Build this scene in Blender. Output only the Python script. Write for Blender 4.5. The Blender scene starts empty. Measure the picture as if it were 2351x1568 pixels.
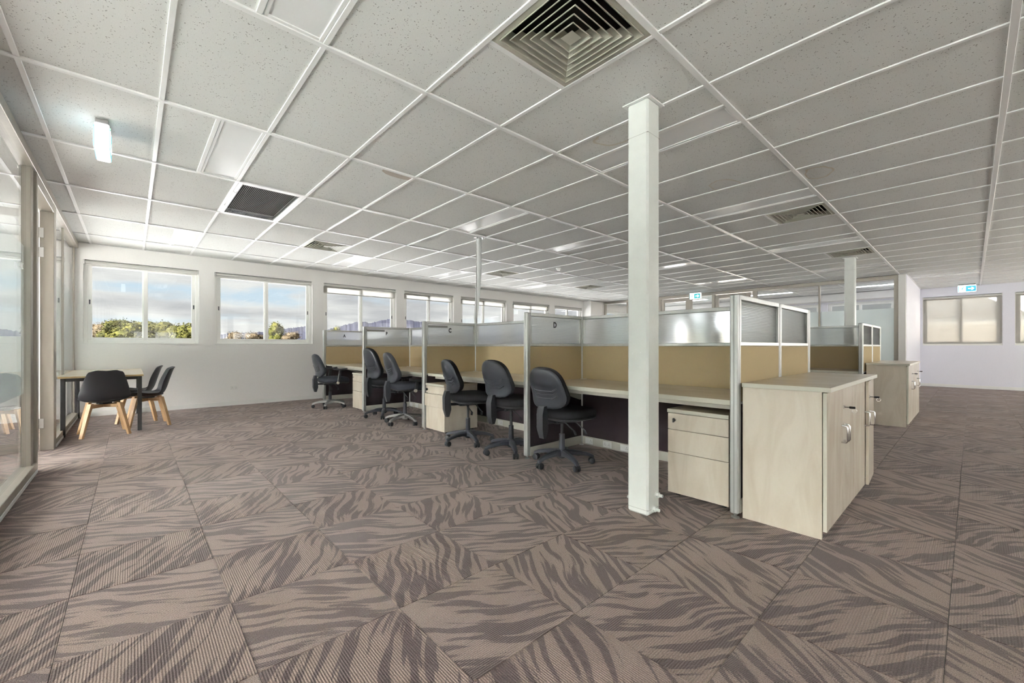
import bpy, bmesh, math, random
from mathutils import Vector, Matrix
random.seed(7)
SC = bpy.context.scene
COL = SC.collection
PI = math.pi
R = math.radians

# ------------------------------------------------------------------ camera, sky, sun, exposure
CAM_H = 1.06
CEIL = 2.6226
cd = bpy.data.cameras.new('camera')
cam = bpy.data.objects.new('camera', cd)
COL.objects.link(cam)
cd.sensor_width = 36.0
cd.lens = 960.7 / 2351 * 36.0
cd.shift_y = 12.0 / 2351
cd.clip_start = 0.05
cd.clip_end = 3000
cam.location = (0, 0, CAM_H)
cam.rotation_euler = (R(90), 0, -math.atan((1175.5 - 302) / 960.7))
SC.camera = cam

SC.view_settings.view_transform = 'Standard'
SC.view_settings.look = 'None'
SC.view_settings.exposure = 1.48
SC.view_settings.gamma = 1.0
SC.view_settings.use_curve_mapping = False
SKY = 0.37
SUN = 80.0
try:
    cy = SC.cycles
    cy.max_bounces = 12
    cy.diffuse_bounces = 8
    cy.glossy_bounces = 4
    cy.transmission_bounces = 6
    cy.transparent_max_bounces = 12
    cy.caustics_reflective = False
    cy.caustics_refractive = False
    cy.sample_clamp_indirect = 8.0
    cy.use_denoising = True
    cy.use_adaptive_sampling = True
    cy.adaptive_threshold = 0.02
except Exception:
    pass

W = bpy.data.worlds.new('sky')
SC.world = W
W.use_nodes = True
nt = W.node_tree
nt.nodes.clear()


def nd(tree, typ, **kw):
    n = tree.nodes.new(typ)
    for k, v in kw.items():
        setattr(n, k, v)
    return n


def lk(tree, a, b):
    tree.links.new(a, b)


def mth(tree, op, a, b=None, clamp=False):
    n = tree.nodes.new('ShaderNodeMath')
    n.operation = op
    n.use_clamp = clamp
    for i, v in enumerate((a, b)):
        if v is None:
            continue
        if isinstance(v, (int, float)):
            n.inputs[i].default_value = v
        else:
            tree.links.new(v, n.inputs[i])
    return n.outputs[0]


def ramp(tree, fac, stops):
    n = tree.nodes.new('ShaderNodeValToRGB')
    cr = n.color_ramp
    while len(cr.elements) < len(stops):
        cr.elements.new(0.5)
    for e, (p, c) in zip(cr.elements, stops):
        e.position = p
        e.color = (c[0], c[1], c[2], 1) if not isinstance(c, (int, float)) else (c, c, c, 1)
    tree.links.new(fac, n.inputs[0])
    return n.outputs[0]


def mixc(tree, fac, a, b):
    n = tree.nodes.new('ShaderNodeMix')
    n.data_type = 'RGBA'
    for s, v in ((0, fac), (6, a), (7, b)):
        if isinstance(v, (int, float)):
            n.inputs[s].default_value = v
        elif isinstance(v, (tuple, list)):
            n.inputs[s].default_value = (v[0], v[1], v[2], 1)
        else:
            tree.links.new(v, n.inputs[s])
    return n.outputs[2]


tc = nd(nt, 'ShaderNodeTexCoord')
sp = nd(nt, 'ShaderNodeSeparateXYZ')
lk(nt, tc.outputs['Generated'], sp.inputs[0])
zz = mth(nt, 'MAXIMUM', sp.outputs[2], 0.0)
den = mth(nt, 'ADD', zz, 0.12)
cb = nd(nt, 'ShaderNodeCombineXYZ')
lk(nt, mth(nt, 'DIVIDE', sp.outputs[0], den), cb.inputs[0])
lk(nt, mth(nt, 'DIVIDE', sp.outputs[1], den), cb.inputs[1])
cb.inputs[2].default_value = 3.3
no = nd(nt, 'ShaderNodeTexNoise')
no.inputs['Scale'].default_value = 0.62
no.inputs['Detail'].default_value = 8
no.inputs['Roughness'].default_value = 0.55
no.inputs['Distortion'].default_value = 0.3
lk(nt, cb.outputs[0], no.inputs['Vector'])
no2 = nd(nt, 'ShaderNodeTexNoise')
no2.inputs['Scale'].default_value = 1.1
no2.inputs['Detail'].default_value = 5
lk(nt, cb.outputs[0], no2.inputs['Vector'])
blue = ramp(nt, zz, [(0.0, (0.78, 0.88, 0.94)), (0.15, (0.62, 0.79, 0.95)), (1.0, (0.30, 0.50, 0.86))])
cloud = ramp(nt, no2.outputs[0], [(0.36, (0.60, 0.605, 0.63)), (0.58, (0.92, 0.92, 0.91))])
cov = ramp(nt, no.outputs[0], [(0.38, 0.0), (0.50, 1.0)])
bg = nd(nt, 'ShaderNodeBackground')
bg.inputs[1].default_value = SKY
lk(nt, mixc(nt, cov, blue, cloud), bg.inputs[0])
wo = nd(nt, 'ShaderNodeOutputWorld')
lk(nt, bg.outputs[0], wo.inputs[0])

sl = bpy.data.lights.new('sun', 'SUN')
sl.energy = SUN
sl.angle = R(0.6)
sl.color = (0.965, 0.965, 1.02)
sun = bpy.data.objects.new('sun', sl)
COL.objects.link(sun)
sun.rotation_euler = Vector((0.74, 0.27, -0.52)).to_track_quat('-Z', 'Y').to_euler()


# ------------------------------------------------------------------ mesh helpers
class MB:
    def __init__(s):
        s.v = []
        s.f = []

    def add(s, vs, fs):
        o = len(s.v)
        s.v += [tuple(v) for v in vs]
        s.f += [tuple(i + o for i in f) for f in fs]
        return s

    def box(s, x0, x1, y0, y1, z0, z1, r=0.0):
        if x0 > x1: x0, x1 = x1, x0
        if y0 > y1: y0, y1 = y1, y0
        if z0 > z1: z0, z1 = z1, z0
        if r <= 0:
            vs = [(x, y, z) for z in (z0, z1) for y in (y0, y1) for x in (x0, x1)]
            return s.add(vs, [(0, 2, 3, 1), (4, 5, 7, 6), (0, 1, 5, 4), (2, 6, 7, 3), (0, 4, 6, 2), (1, 3, 7, 5)])
        r = min(r, (x1 - x0) / 2.01, (y1 - y0) / 2.01, (z1 - z0) / 2.01)
        vs, idx = [], {}
        for iz, z in ((0, z0), (1, z1)):
            for iy, y in ((0, y0), (1, y1)):
                for ix, x in ((0, x0), (1, x1)):
                    dx, dy, dz = (r if ix == 0 else -r), (r if iy == 0 else -r), (r if iz == 0 else -r)
                    for a, p in (('x', (x, y + dy, z + dz)), ('y', (x + dx, y, z + dz)), ('z', (x + dx, y + dy, z))):
                        idx[(ix, iy, iz, a)] = len(vs)
                        vs.append(p)
        F = []
        for a in 'xyz':
            for e in (0, 1):
                q = [(0, 0), (1, 0), (1, 1), (0, 1)]
                if a == 'x':
                    F.append([idx[(e, i, j, a)] for i, j in q])
                elif a == 'y':
                    F.append([idx[(i, e, j, a)] for i, j in q])
                else:
                    F.append([idx[(i, j, e, a)] for i, j in q])
        for i in (0, 1):
            for j in (0, 1):
                F.append([idx[(i, j, 0, 'x')], idx[(i, j, 1, 'x')], idx[(i, j, 1, 'y')], idx[(i, j, 0, 'y')]])
                F.append([idx[(i, 0, j, 'x')], idx[(i, 1, j, 'x')], idx[(i, 1, j, 'z')], idx[(i, 0, j, 'z')]])
                F.append([idx[(0, i, j, 'y')], idx[(1, i, j, 'y')], idx[(1, i, j, 'z')], idx[(0, i, j, 'z')]])
                for k in (0, 1):
                    F.append([idx[(i, j, k, 'x')], idx[(i, j, k, 'y')], idx[(i, j, k, 'z')]])
        c = Vector(((x0 + x1) / 2, (y0 + y1) / 2, (z0 + z1) / 2))
        G = []
        for f in F:
            p = [Vector(vs[i]) for i in f]
            n = (p[1] - p[0]).cross(p[2] - p[0])
            m = sum(p, Vector()) / len(p)
            G.append(f if n.dot(m - c) > 0 else f[::-1])
        return s.add(vs, G)

    def loft(s, rings, cap=True):
        n = len(rings[0])
        vs = [p for r in rings for p in r]
        fs = []
        for k in range(len(rings) - 1):
            for i in range(n):
                j = (i + 1) % n
                fs.append((k * n + i, k * n + j, (k + 1) * n + j, (k + 1) * n + i))
        if cap:
            fs.append(tuple(range(n))[::-1])
            fs.append(tuple(range((len(rings) - 1) * n, len(rings) * n)))
        return s.add(vs, fs)

    def tube(s, path, r, n=10, cap=True):
        path = [Vector(p) for p in path]
        rs = r if isinstance(r, (list, tuple)) else [r] * len(path)
        rings = []
        up = None
        for i, p in enumerate(path):
            t = (path[min(i + 1, len(path) - 1)] - path[max(i - 1, 0)]).normalized()
            if up is None:
                up = Vector((0, 0, 1)) if abs(t.z) < 0.9 else Vector((1, 0, 0))
            a = t.cross(up).normalized()
            b = a.cross(t).normalized()
            up = b
            rings.append([p + rs[i] * (math.cos(2 * PI * k / n) * a + math.sin(2 * PI * k / n) * b) for k in range(n)])
        return s.loft(rings, cap)

    def prism(s, poly, axis, a0, a1):
        def pt(u, v, a):
            return {'x': (a, u, v), 'y': (u, a, v), 'z': (u, v, a)}[axis]
        rings = [[pt(u, v, a0) for u, v in poly], [pt(u, v, a1) for u, v in poly]]
        return s.loft(rings)

    def xf(s, M):
        s.v = [tuple(M @ Vector(v)) for v in s.v]
        return s

    def mesh(s, name, mat, smooth=None):
        me = bpy.data.meshes.new(name)
        me.from_pydata(s.v, [], s.f)
        bm = bmesh.new()
        bm.from_mesh(me)
        bmesh.ops.recalc_face_normals(bm, faces=bm.faces)
        bm.to_mesh(me)
        bm.free()
        if mat:
            me.materials.append(M_[mat] if isinstance(mat, str) else mat)
        if smooth is not None:
            me.shade_smooth()
            me.set_sharp_from_angle(angle=R(smooth))
        return me

    def build(s, name, mat, parent=None, loc=(0, 0, 0), rz=0.0, smooth=None):
        return place(name, s.mesh(name, mat, smooth), parent, loc, rz)


def place(name, me, parent=None, loc=(0, 0, 0), rz=0.0):
    o = bpy.data.objects.new(name, me)
    COL.objects.link(o)
    o.location = loc
    if rz:
        o.rotation_euler = (0, 0, rz)
    if parent:
        o.parent = parent
    return o


def tag(o, label=None, cat=None, group=None, kind=None):
    if label: o['label'] = label
    if cat: o['category'] = cat
    if group: o['group'] = group
    if kind: o['kind'] = kind
    return o


def thing(name, label, cat, loc=(0, 0, 0), rz=0.0, group=None, kind=None):
    o = bpy.data.objects.new(name, None)
    COL.objects.link(o)
    o.empty_display_size = 0.1
    o.location = loc
    o.rotation_euler = (0, 0, rz)
    return tag(o, label, cat, group, kind)


def dup(root, loc, rz, label=None):
    def cp(o, par):
        c = o.copy()
        COL.objects.link(c)
        c.parent = par
        for ch in list(o.children):
            cp(ch, c)
        return c
    r = cp(root, None)
    r.location = loc
    r.rotation_euler = (0, 0, rz)
    if label: r['label'] = label
    return r


# ------------------------------------------------------------------ materials
M_ = {}


def mat(name, col, rough=0.5, metal=0.0, spec=0.5, **kw):
    m = bpy.data.materials.new(name)
    m.use_nodes = True
    b = m.node_tree.nodes['Principled BSDF']
    b.inputs['Base Color'].default_value = (*col, 1)
    b.inputs['Roughness'].default_value = rough
    b.inputs['Metallic'].default_value = metal
    b.inputs['Specular IOR Level'].default_value = spec
    for k, v in kw.items():
        b.inputs[k.replace('_', ' ')].default_value = v
    M_[name] = m
    return m


def vary(name, scale, amt, bump=0.0, detail=3, stretch=None, rough=None, coord='Object'):
    """fine tone variation and relief on a plain material"""
    m = M_[name]
    t = m.node_tree
    b = t.nodes['Principled BSDF']
    c = tuple(b.inputs['Base Color'].default_value)[:3]
    tcn = nd(t, 'ShaderNodeTexCoord')
    vec = tcn.outputs[coord]
    if stretch:
        mp = nd(t, 'ShaderNodeMapping')
        mp.inputs['Scale'].default_value = stretch
        lk(t, vec, mp.inputs[0])
        vec = mp.outputs[0]
    n = nd(t, 'ShaderNodeTexNoise')
    n.inputs['Scale'].default_value = scale
    n.inputs['Detail'].default_value = detail
    lk(t, vec, n.inputs['Vector'])
    lo = tuple(x * (1 - amt) for x in c)
    hi = tuple(min(1, x * (1 + amt)) for x in c)
    lk(t, ramp(t, n.outputs[0], [(0.3, lo), (0.7, hi)]), b.inputs['Base Color'])
    if bump:
        bp = nd(t, 'ShaderNodeBump')
        bp.inputs['Strength'].default_value = bump
        bp.inputs['Distance'].default_value = 0.002
        lk(t, n.outputs[0], bp.inputs['Height'])
        lk(t, bp.outputs[0], b.inputs['Normal'])
    return m


mat('wall_paint', (0.83, 0.82, 0.81), 0.6)
vary('wall_paint', 60, 0.015, 0.15)
mat('lilac_paint', (0.775, 0.775, 0.845), 0.6)
vary('lilac_paint', 60, 0.015, 0.15)
mat('trim_white', (0.80, 0.80, 0.785), 0.4)
mat('upvc', (0.86, 0.86, 0.84), 0.35)
mat('grid_white', (0.80, 0.805, 0.80), 0.35)
mat('screen_alu', (0.50, 0.51, 0.50), 0.35, 0.45)
vary('screen_alu', 40, 0.04, stretch=(1, 1, 0.05))
mat('beige_alu', (0.36, 0.33, 0.285), 0.38, 0.35)
vary('beige_alu', 30, 0.04, stretch=(1, 1, 0.1))
mat('kick_beige', (0.58, 0.565, 0.50), 0.45)
mat('tan_fabric', (0.47, 0.375, 0.225), 0.9, spec=0.2)
vary('tan_fabric', 420, 0.22, 0.4)
mat('dark_fabric', (0.050, 0.038, 0.045), 0.9, spec=0.2)
vary('dark_fabric', 420, 0.3, 0.4)
mat('edge_band', (0.60, 0.585, 0.50), 0.4)
mat('black_plastic', (0.034, 0.036, 0.042), 0.42)
vary('black_plastic', 300, 0.15, 0.1)
mat('grey_plastic', (0.052, 0.057, 0.070), 0.29)
mat('black_fabric', (0.022, 0.022, 0.026), 0.9, spec=0.3)
vary('black_fabric', 500, 0.35, 0.4)
mat('navy_fabric', (0.055, 0.06, 0.075), 0.85, spec=0.3)
vary('navy_fabric', 500, 0.3, 0.4)
mat('chrome', (0.72, 0.72, 0.72), 0.18, 1.0)
mat('satin_alu', (0.55, 0.55, 0.54), 0.3, 0.9)
mat('white_plastic', (0.80, 0.80, 0.78), 0.35)
mat('pale_knob', (0.62, 0.58, 0.48), 0.4)
mat('black_metal', (0.022, 0.022, 0.024), 0.45)
mat('shell_black', (0.036, 0.037, 0.043), 0.38)
mat('column_paint', (0.72, 0.745, 0.72), 0.3)
vary('column_paint', 9, 0.03, 0.12, detail=5)
mat('diffuser_cream', (0.42, 0.41, 0.34), 0.45)
mat('duct_dark', (0.012, 0.012, 0.012), 0.8)
mat('grille_grey', (0.30, 0.29, 0.27), 0.5)
mat('blind_fabric', (0.56, 0.55, 0.52), 0.8)
mat('key_black', (0.02, 0.02, 0.025), 0.4)
mat('letter_dark', (0.05, 0.05, 0.055), 0.5)
mat('plate_grey', (0.33, 0.33, 0.32), 0.5)
mat('concrete', (0.28, 0.273, 0.26), 0.9)
vary('concrete', 0.7, 0.1, detail=6, coord='Generated')
mat('brick_beige', (0.36, 0.31, 0.24), 0.85)
mat('roof_metal', (0.30, 0.305, 0.305), 0.5)
mat('panel_grey', (0.12, 0.105, 0.105), 0.4)
mat('bark', (0.12, 0.09, 0.06), 0.9)
mat('ext_wall', (0.55, 0.52, 0.47), 0.8)
mat('troffer', (0.84, 0.85, 0.855), 0.2, spec=0.5)
mat('fill_lens', (0.9, 0.9, 0.9), 0.4, Emission_Color=(1, 1, 1, 1), Emission_Strength=9.0)
mat('green_led', (0.1, 0.8, 0.2), 0.4, Emission_Color=(0.2, 1, 0.3, 1), Emission_Strength=4.0)
mat('sign_white', (0.9, 0.9, 0.92), 0.4, Emission_Color=(0.95, 0.97, 1, 1), Emission_Strength=0.8)
mat('sign_teal', (0.05, 0.45, 0.50), 0.4, Emission_Color=(0.06, 0.46, 0.48, 1), Emission_Strength=0.3)
mat('sign_blue', (0.05, 0.45, 0.65), 0.4, Emission_Color=(0.07, 0.47, 0.66, 1), Emission_Strength=0.3)
mat('flex_foil', (0.62, 0.64, 0.64), 0.35, 0.3)


def glassy(name, tint, gloss_ior=1.5, body=None, tr=None):
    """thin pane: transparent with fresnel reflection, optional translucent body"""
    m = bpy.data.materials.new(name)
    m.use_nodes = True
    t = m.node_tree
    t.nodes.clear()
    out = nd(t, 'ShaderNodeOutputMaterial')
    tp = nd(t, 'ShaderNodeBsdfTransparent')
    tp.inputs[0].default_value = (*tint, 1)
    gl = nd(t, 'ShaderNodeBsdfGlossy')
    gl.inputs['Roughness'].default_value = 0.0
    fr = nd(t, 'ShaderNodeFresnel')
    gm = nd(t, 'ShaderNodeNewGeometry')
    lk(t, mth(t, 'ADD', gloss_ior, mth(t, 'MULTIPLY', gm.outputs['Backfacing'], 1 / gloss_ior - gloss_ior)), fr.inputs[0])
    mx = nd(t, 'ShaderNodeMixShader')
    base = tp.outputs[0]
    if body:
        tl = nd(t, 'ShaderNodeBsdfTranslucent')
        tl.inputs[0].default_value = (*body, 1)
        df = nd(t, 'ShaderNodeBsdfDiffuse')
        df.inputs[0].default_value = (*body, 1)
        m1 = nd(t, 'ShaderNodeMixShader')
        m1.inputs[0].default_value = 0.35
        lk(t, tl.outputs[0], m1.inputs[1])
        lk(t, df.outputs[0], m1.inputs[2])
        m2 = nd(t, 'ShaderNodeMixShader')
        m2.inputs[0].default_value = tr
        lk(t, m1.outputs[0], m2.inputs[1])
        lk(t, tp.outputs[0], m2.inputs[2])
        base = m2.outputs[0]
    lk(t, fr.outputs[0], mx.inputs[0])
    lk(t, base, mx.inputs[1])
    lk(t, gl.outputs[0], mx.inputs[2])
    lk(t, mx.outputs[0], out.inputs[0])
    M_[name] = m
    return m


glassy('window_glass', (0.97, 0.98, 0.97))
glassy('partition_glass', (0.945, 0.955, 0.955), 1.55)
glassy('frost_film', (0.93, 0.97, 0.96), 1.2, (0.80, 0.85, 0.85), 0.30)
glassy('fill_light_blind', (0.95, 0.94, 0.91), 1.01, (0.90, 0.89, 0.86), 0.0)
glassy('sheer_blind', (0.93, 0.92, 0.90), 1.01, (0.62, 0.61, 0.59), 0.62)


def fluted():
    """fluted polycarbonate: scattering sheet with fine horizontal flutes"""
    m = bpy.data.materials.new('fluted_glazing')
    m.use_nodes = True
    t = m.node_tree
    t.nodes.clear()
    out = nd(t, 'ShaderNodeOutputMaterial')
    g = nd(t, 'ShaderNodeTexCoord')
    w = nd(t, 'ShaderNodeTexWave', bands_direction='Z')
    w.inputs['Scale'].default_value = 30
    w.inputs['Distortion'].default_value = 0.0
    lk(t, g.outputs['Object'], w.inputs['Vector'])
    bp = nd(t, 'ShaderNodeBump')
    bp.inputs['Strength'].default_value = 0.5
    bp.inputs['Distance'].default_value = 0.003
    lk(t, w.outputs[1], bp.inputs['Height'])
    rf = nd(t, 'ShaderNodeBsdfRefraction')
    rf.inputs['Roughness'].default_value = 0.28
    rf.inputs['IOR'].default_value = 1.12
    rf.inputs[0].default_value = (0.97, 0.98, 0.98, 1)
    tl = nd(t, 'ShaderNodeBsdfTranslucent')
    lk(t, ramp(t, w.outputs[1], [(0.2, (0.86, 0.88, 0.88)), (0.6, (0.99, 0.99, 0.99))]), tl.inputs[0])
    df = nd(t, 'ShaderNodeBsdfDiffuse')
    df.inputs[0].default_value = (0.80, 0.81, 0.80, 1)
    gl = nd(t, 'ShaderNodeBsdfGlossy')
    gl.inputs['Roughness'].default_value = 0.15
    for n in (rf, gl):
        lk(t, bp.outputs[0], n.inputs['Normal'])
    m1 = nd(t, 'ShaderNodeMixShader'); m1.inputs[0].default_value = 0.20
    lk(t, rf.outputs[0], m1.inputs[1]); lk(t, tl.outputs[0], m1.inputs[2])
    m2 = nd(t, 'ShaderNodeMixShader'); m2.inputs[0].default_value = 0.06
    lk(t, m1.outputs[0], m2.inputs[1]); lk(t, df.outputs[0], m2.inputs[2])
    m3 = nd(t, 'ShaderNodeMixShader'); m3.inputs[0].default_value = 0.06
    lk(t, m2.outputs[0], m3.inputs[1]); lk(t, gl.outputs[0], m3.inputs[2])
    lk(t, m3.outputs[0], out.inputs[0])
    M_['fluted_glazing'] = m


fluted()


def woodmat(name, lo, hi, scale, stretch, rough=0.27, dist=1.2):
    m = mat(name, lo, rough)
    t = m.node_tree
    b = t.nodes['Principled BSDF']
    g = nd(t, 'ShaderNodeTexCoord')
    mp = nd(t, 'ShaderNodeMapping')
    mp.inputs['Scale'].default_value = stretch
    lk(t, g.outputs['Object'], mp.inputs[0])
    n = nd(t, 'ShaderNodeTexNoise')
    n.inputs['Scale'].default_value = scale
    n.inputs['Detail'].default_value = 5
    n.inputs['Distortion'].default_value = dist
    lk(t, mp.outputs[0], n.inputs['Vector'])
    lk(t, ramp(t, n.outputs[0], [(0.32, lo), (0.62, hi)]), b.inputs['Base Color'])


woodmat('maple', (0.565, 0.495, 0.40), (0.65, 0.59, 0.50), 2.6, (3.0, 3.0, 0.8))
woodmat('maple_flat', (0.55, 0.47, 0.36), (0.61, 0.53, 0.42), 2.2, (2.5, 0.6, 2.5))
woodmat('beech', (0.45, 0.265, 0.125), (0.54, 0.345, 0.18), 4, (6, 6, 0.7), 0.45)
woodmat('ply_edge', (0.50, 0.34, 0.16), (0.60, 0.43, 0.22), 8, (1, 1, 20), 0.5)


def tilemat(name, stains):
    m = mat(name, (0.70, 0.705, 0.69), 0.85, spec=0.2)
    t = m.node_tree
    b = t.nodes['Principled BSDF']
    g = nd(t, 'ShaderNodeNewGeometry')
    pos = g.outputs['Position']
    v = nd(t, 'ShaderNodeTexVoronoi')
    v.inputs['Scale'].default_value = 85
    v.inputs['Randomness'].default_value = 1
    nw = nd(t, 'ShaderNodeTexNoise')
    nw.inputs['Scale'].default_value = 110
    lk(t, pos, nw.inputs['Vector'])
    vm = nd(t, 'ShaderNodeVectorMath', operation='SCALE')
    lk(t, nw.outputs[1], vm.inputs[0])
    vm.inputs['Scale'].default_value = 0.006
    va = nd(t, 'ShaderNodeVectorMath', operation='ADD')
    lk(t, pos, va.inputs[0]); lk(t, vm.outputs[0], va.inputs[1])
    lk(t, va.outputs[0], v.inputs['Vector'])
    nb = nd(t, 'ShaderNodeTexNoise')
    nb.inputs['Scale'].default_value = 55
    nb.inputs['Detail'].default_value = 2
    lk(t, pos, nb.inputs['Vector'])
    thr = mth(t, 'MULTIPLY', mth(t, 'SUBTRACT', nb.outputs[0], 0.36, True), 0.95)
    pit = mth(t, 'LESS_THAN', v.outputs['Distance'], thr)
    nf = nd(t, 'ShaderNodeTexNoise')
    nf.inputs['Scale'].default_value = 230
    nf.inputs['Detail'].default_value = 3
    lk(t, pos, nf.inputs['Vector'])
    base = ramp(t, nf.outputs[0], [(0.3, (0.66, 0.668, 0.65)), (0.7, (0.74, 0.745, 0.73))])
    col = mixc(t, mth(t, 'MULTIPLY', pit, 0.75), base, (0.16, 0.155, 0.14))
    if stains:
        nz = nd(t, 'ShaderNodeTexNoise')
        nz.inputs['Scale'].default_value = 5
        nz.inputs['Detail'].default_value = 3
        lk(t, pos, nz.inputs['Vector'])
        sx = nd(t, 'ShaderNodeSeparateXYZ')
        lk(t, pos, sx.inputs[0])
        for (cx, cyy, rx, ry, fill, c) in stains:
            dx = mth(t, 'DIVIDE', mth(t, 'SUBTRACT', sx.outputs[0], cx), rx)
            dy = mth(t, 'DIVIDE', mth(t, 'SUBTRACT', sx.outputs[1], cyy), ry)
            d = mth(t, 'SQRT', mth(t, 'ADD', mth(t, 'MULTIPLY', dx, dx), mth(t, 'MULTIPLY', dy, dy)))
            d = mth(t, 'ADD', d, mth(t, 'MULTIPLY', mth(t, 'SUBTRACT', nz.outputs[0], 0.5), 0.9))
            f = ramp(t, d, [(0.0, fill), (0.82, fill), (0.93, 0.75), (1.0, 0.0)])
            f2 = nd(t, 'ShaderNodeRGBToBW')
            lk(t, f, f2.inputs[0])
            col = mixc(t, f2.outputs[0], col, c)
    lk(t, col, b.inputs['Base Color'])
    bp = nd(t, 'ShaderNodeBump')
    bp.inputs['Strength'].default_value = 0.35
    bp.inputs['Distance'].default_value = 0.003
    hgt = mth(t, 'SUBTRACT', mth(t, 'MULTIPLY', nf.outputs[0], 0.3), pit)
    lk(t, hgt, bp.inputs['Height'])
    lk(t, bp.outputs[0], b.inputs['Normal'])


tilemat('ceiling_tile', None)
tilemat('stained_tile', [(1.80, 3.52, 0.16, 0.07, 0.55, (0.36, 0.26, 0.18)), (2.66, 1.72, 0.14, 0.24, 0.06, (0.56, 0.50, 0.38)),
                         (4.56, 0.93, 0.17, 0.11, 0.04, (0.58, 0.47, 0.33)), (4.24, 1.62, 0.16, 0.13, 0.10, (0.60, 0.52, 0.40))])


def carpetmat():
    m = mat('carpet', (0.2, 0.17, 0.15), 0.95, spec=0.12)
    t = m.node_tree
    b = t.nodes['Principled BSDF']
    uv = nd(t, 'ShaderNodeUVMap')
    mp = nd(t, 'ShaderNodeMapping', vector_type='TEXTURE')
    mp.inputs['Rotation'].default_value = (0, 0, R(58))
    lk(t, uv.outputs[0], mp.inputs[0])
    # slow bend of the stripes
    n0 = nd(t, 'ShaderNodeTexNoise')
    n0.inputs['Scale'].default_value = 2.6
    n0.inputs['Detail'].default_value = 1
    lk(t, uv.outputs[0], n0.inputs['Vector'])
    sc = nd(t, 'ShaderNodeVectorMath', operation='SCALE')
    lk(t, n0.outputs[1], sc.inputs[0])
    sc.inputs['Scale'].default_value = 0.16
    ad = nd(t, 'ShaderNodeVectorMath', operation='ADD')
    lk(t, mp.outputs[0], ad.inputs[0]); lk(t, sc.outputs[0], ad.inputs[1])
    st = nd(t, 'ShaderNodeMapping')
    st.inputs['Scale'].default_value = (2.8, 26.0, 1)
    lk(t, ad.outputs[0], st.inputs[0])
    n1 = nd(t, 'ShaderNodeTexNoise')
    n1.inputs['Scale'].default_value = 1.0
    n1.inputs['Detail'].default_value = 2.5
    n1.inputs['Roughness'].default_value = 0.5
    lk(t, st.outputs[0], n1.inputs['Vector'])
    # yarn tufts: ribs along the tile plus fine loop noise
    rb = nd(t, 'ShaderNodeMapping')
    rb.inputs['Scale'].default_value = (190, 330, 1)
    lk(t, uv.outputs[0], rb.inputs[0])
    n2 = nd(t, 'ShaderNodeTexNoise')
    n2.inputs['Scale'].default_value = 1.0
    n2.inputs['Detail'].default_value = 2
    lk(t, rb.outputs[0], n2.inputs['Vector'])
    wv = nd(t, 'ShaderNodeTexWave', bands_direction='X')
    wv.inputs['Scale'].default_value = 38
    wv.inputs['Distortion'].default_value = 0.6
    lk(t, uv.outputs[0], wv.inputs['Vector'])
    e = mth(t, 'ADD', n1.outputs[0], mth(t, 'MULTIPLY', mth(t, 'SUBTRACT', n2.outputs[0], 0.5), 0.10))
    f = ramp(t, e, [(0.475, 0.0), (0.515, 1.0)])
    lo = ramp(t, n2.outputs[0], [(0.3, (0.052, 0.0345, 0.034)), (0.7, (0.130, 0.090, 0.086))])
    hi = ramp(t, n2.outputs[0], [(0.3, (0.158, 0.111, 0.092)), (0.7, (0.39, 0.292, 0.25))])
    c = mixc(t, f, lo, hi)
    c2 = mixc(t, mth(t, 'MULTIPLY', wv.outputs[1], 0.30), c, (0.05, 0.04, 0.038))
    lk(t, c2, b.inputs['Base Color'])
    b.inputs['Sheen Weight'].default_value = 0.40
    b.inputs['Sheen Roughness'].default_value = 0.45
    b.inputs['Sheen Tint'].default_value = (0.9, 0.82, 0.80, 1)
    bp = nd(t, 'ShaderNodeBump')
    bp.inputs['Strength'].default_value = 0.6
    bp.inputs['Distance'].default_value = 0.004
    lk(t, mth(t, 'ADD', n2.outputs[0], mth(t, 'MULTIPLY', wv.outputs[1], -0.8)), bp.inputs['Height'])
    lk(t, bp.outputs[0], b.inputs['Normal'])


carpetmat()


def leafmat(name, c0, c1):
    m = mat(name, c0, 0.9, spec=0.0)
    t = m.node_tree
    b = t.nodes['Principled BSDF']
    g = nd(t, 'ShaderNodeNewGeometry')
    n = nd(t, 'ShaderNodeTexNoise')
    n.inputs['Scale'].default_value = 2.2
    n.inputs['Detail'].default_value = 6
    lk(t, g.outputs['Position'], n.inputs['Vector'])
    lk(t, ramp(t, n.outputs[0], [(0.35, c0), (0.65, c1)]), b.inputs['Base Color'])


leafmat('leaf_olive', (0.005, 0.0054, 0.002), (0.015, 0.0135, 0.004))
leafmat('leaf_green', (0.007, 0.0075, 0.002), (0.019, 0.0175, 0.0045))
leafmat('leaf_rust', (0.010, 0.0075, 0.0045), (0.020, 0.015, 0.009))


def hillmat():
    m = mat('hill_bush', (0.06, 0.07, 0.09), 1.0, spec=0.0)
    t = m.node_tree
    b = t.nodes['Principled BSDF']
    g = nd(t, 'ShaderNodeNewGeometry')
    n = nd(t, 'ShaderNodeTexNoise')
    n.inputs['Scale'].default_value = 0.09
    n.inputs['Detail'].default_value = 8
    n.inputs['Roughness'].default_value = 0.7
    lk(t, g.outputs['Position'], n.inputs['Vector'])
    lk(t, ramp(t, n.outputs[0], [(0.35, (0.004, 0.0043, 0.006)), (0.65, (0.009, 0.0088, 0.011))]), b.inputs['Base Color'])


hillmat()

# ------------------------------------------------------------------ floor: carpet tiles
GX, GY = 0.305, 0.062          # carpet grid origin
XW, YW = -0.64, 9.0            # glazed partition plane, window wall plane
XF = 12.3                      # far glazed partition plane
XR = 15.87                     # right wall plane
YB = -4.5                      # rear wall plane
XL = -4.2                      # far wall of the meeting rooms

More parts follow.
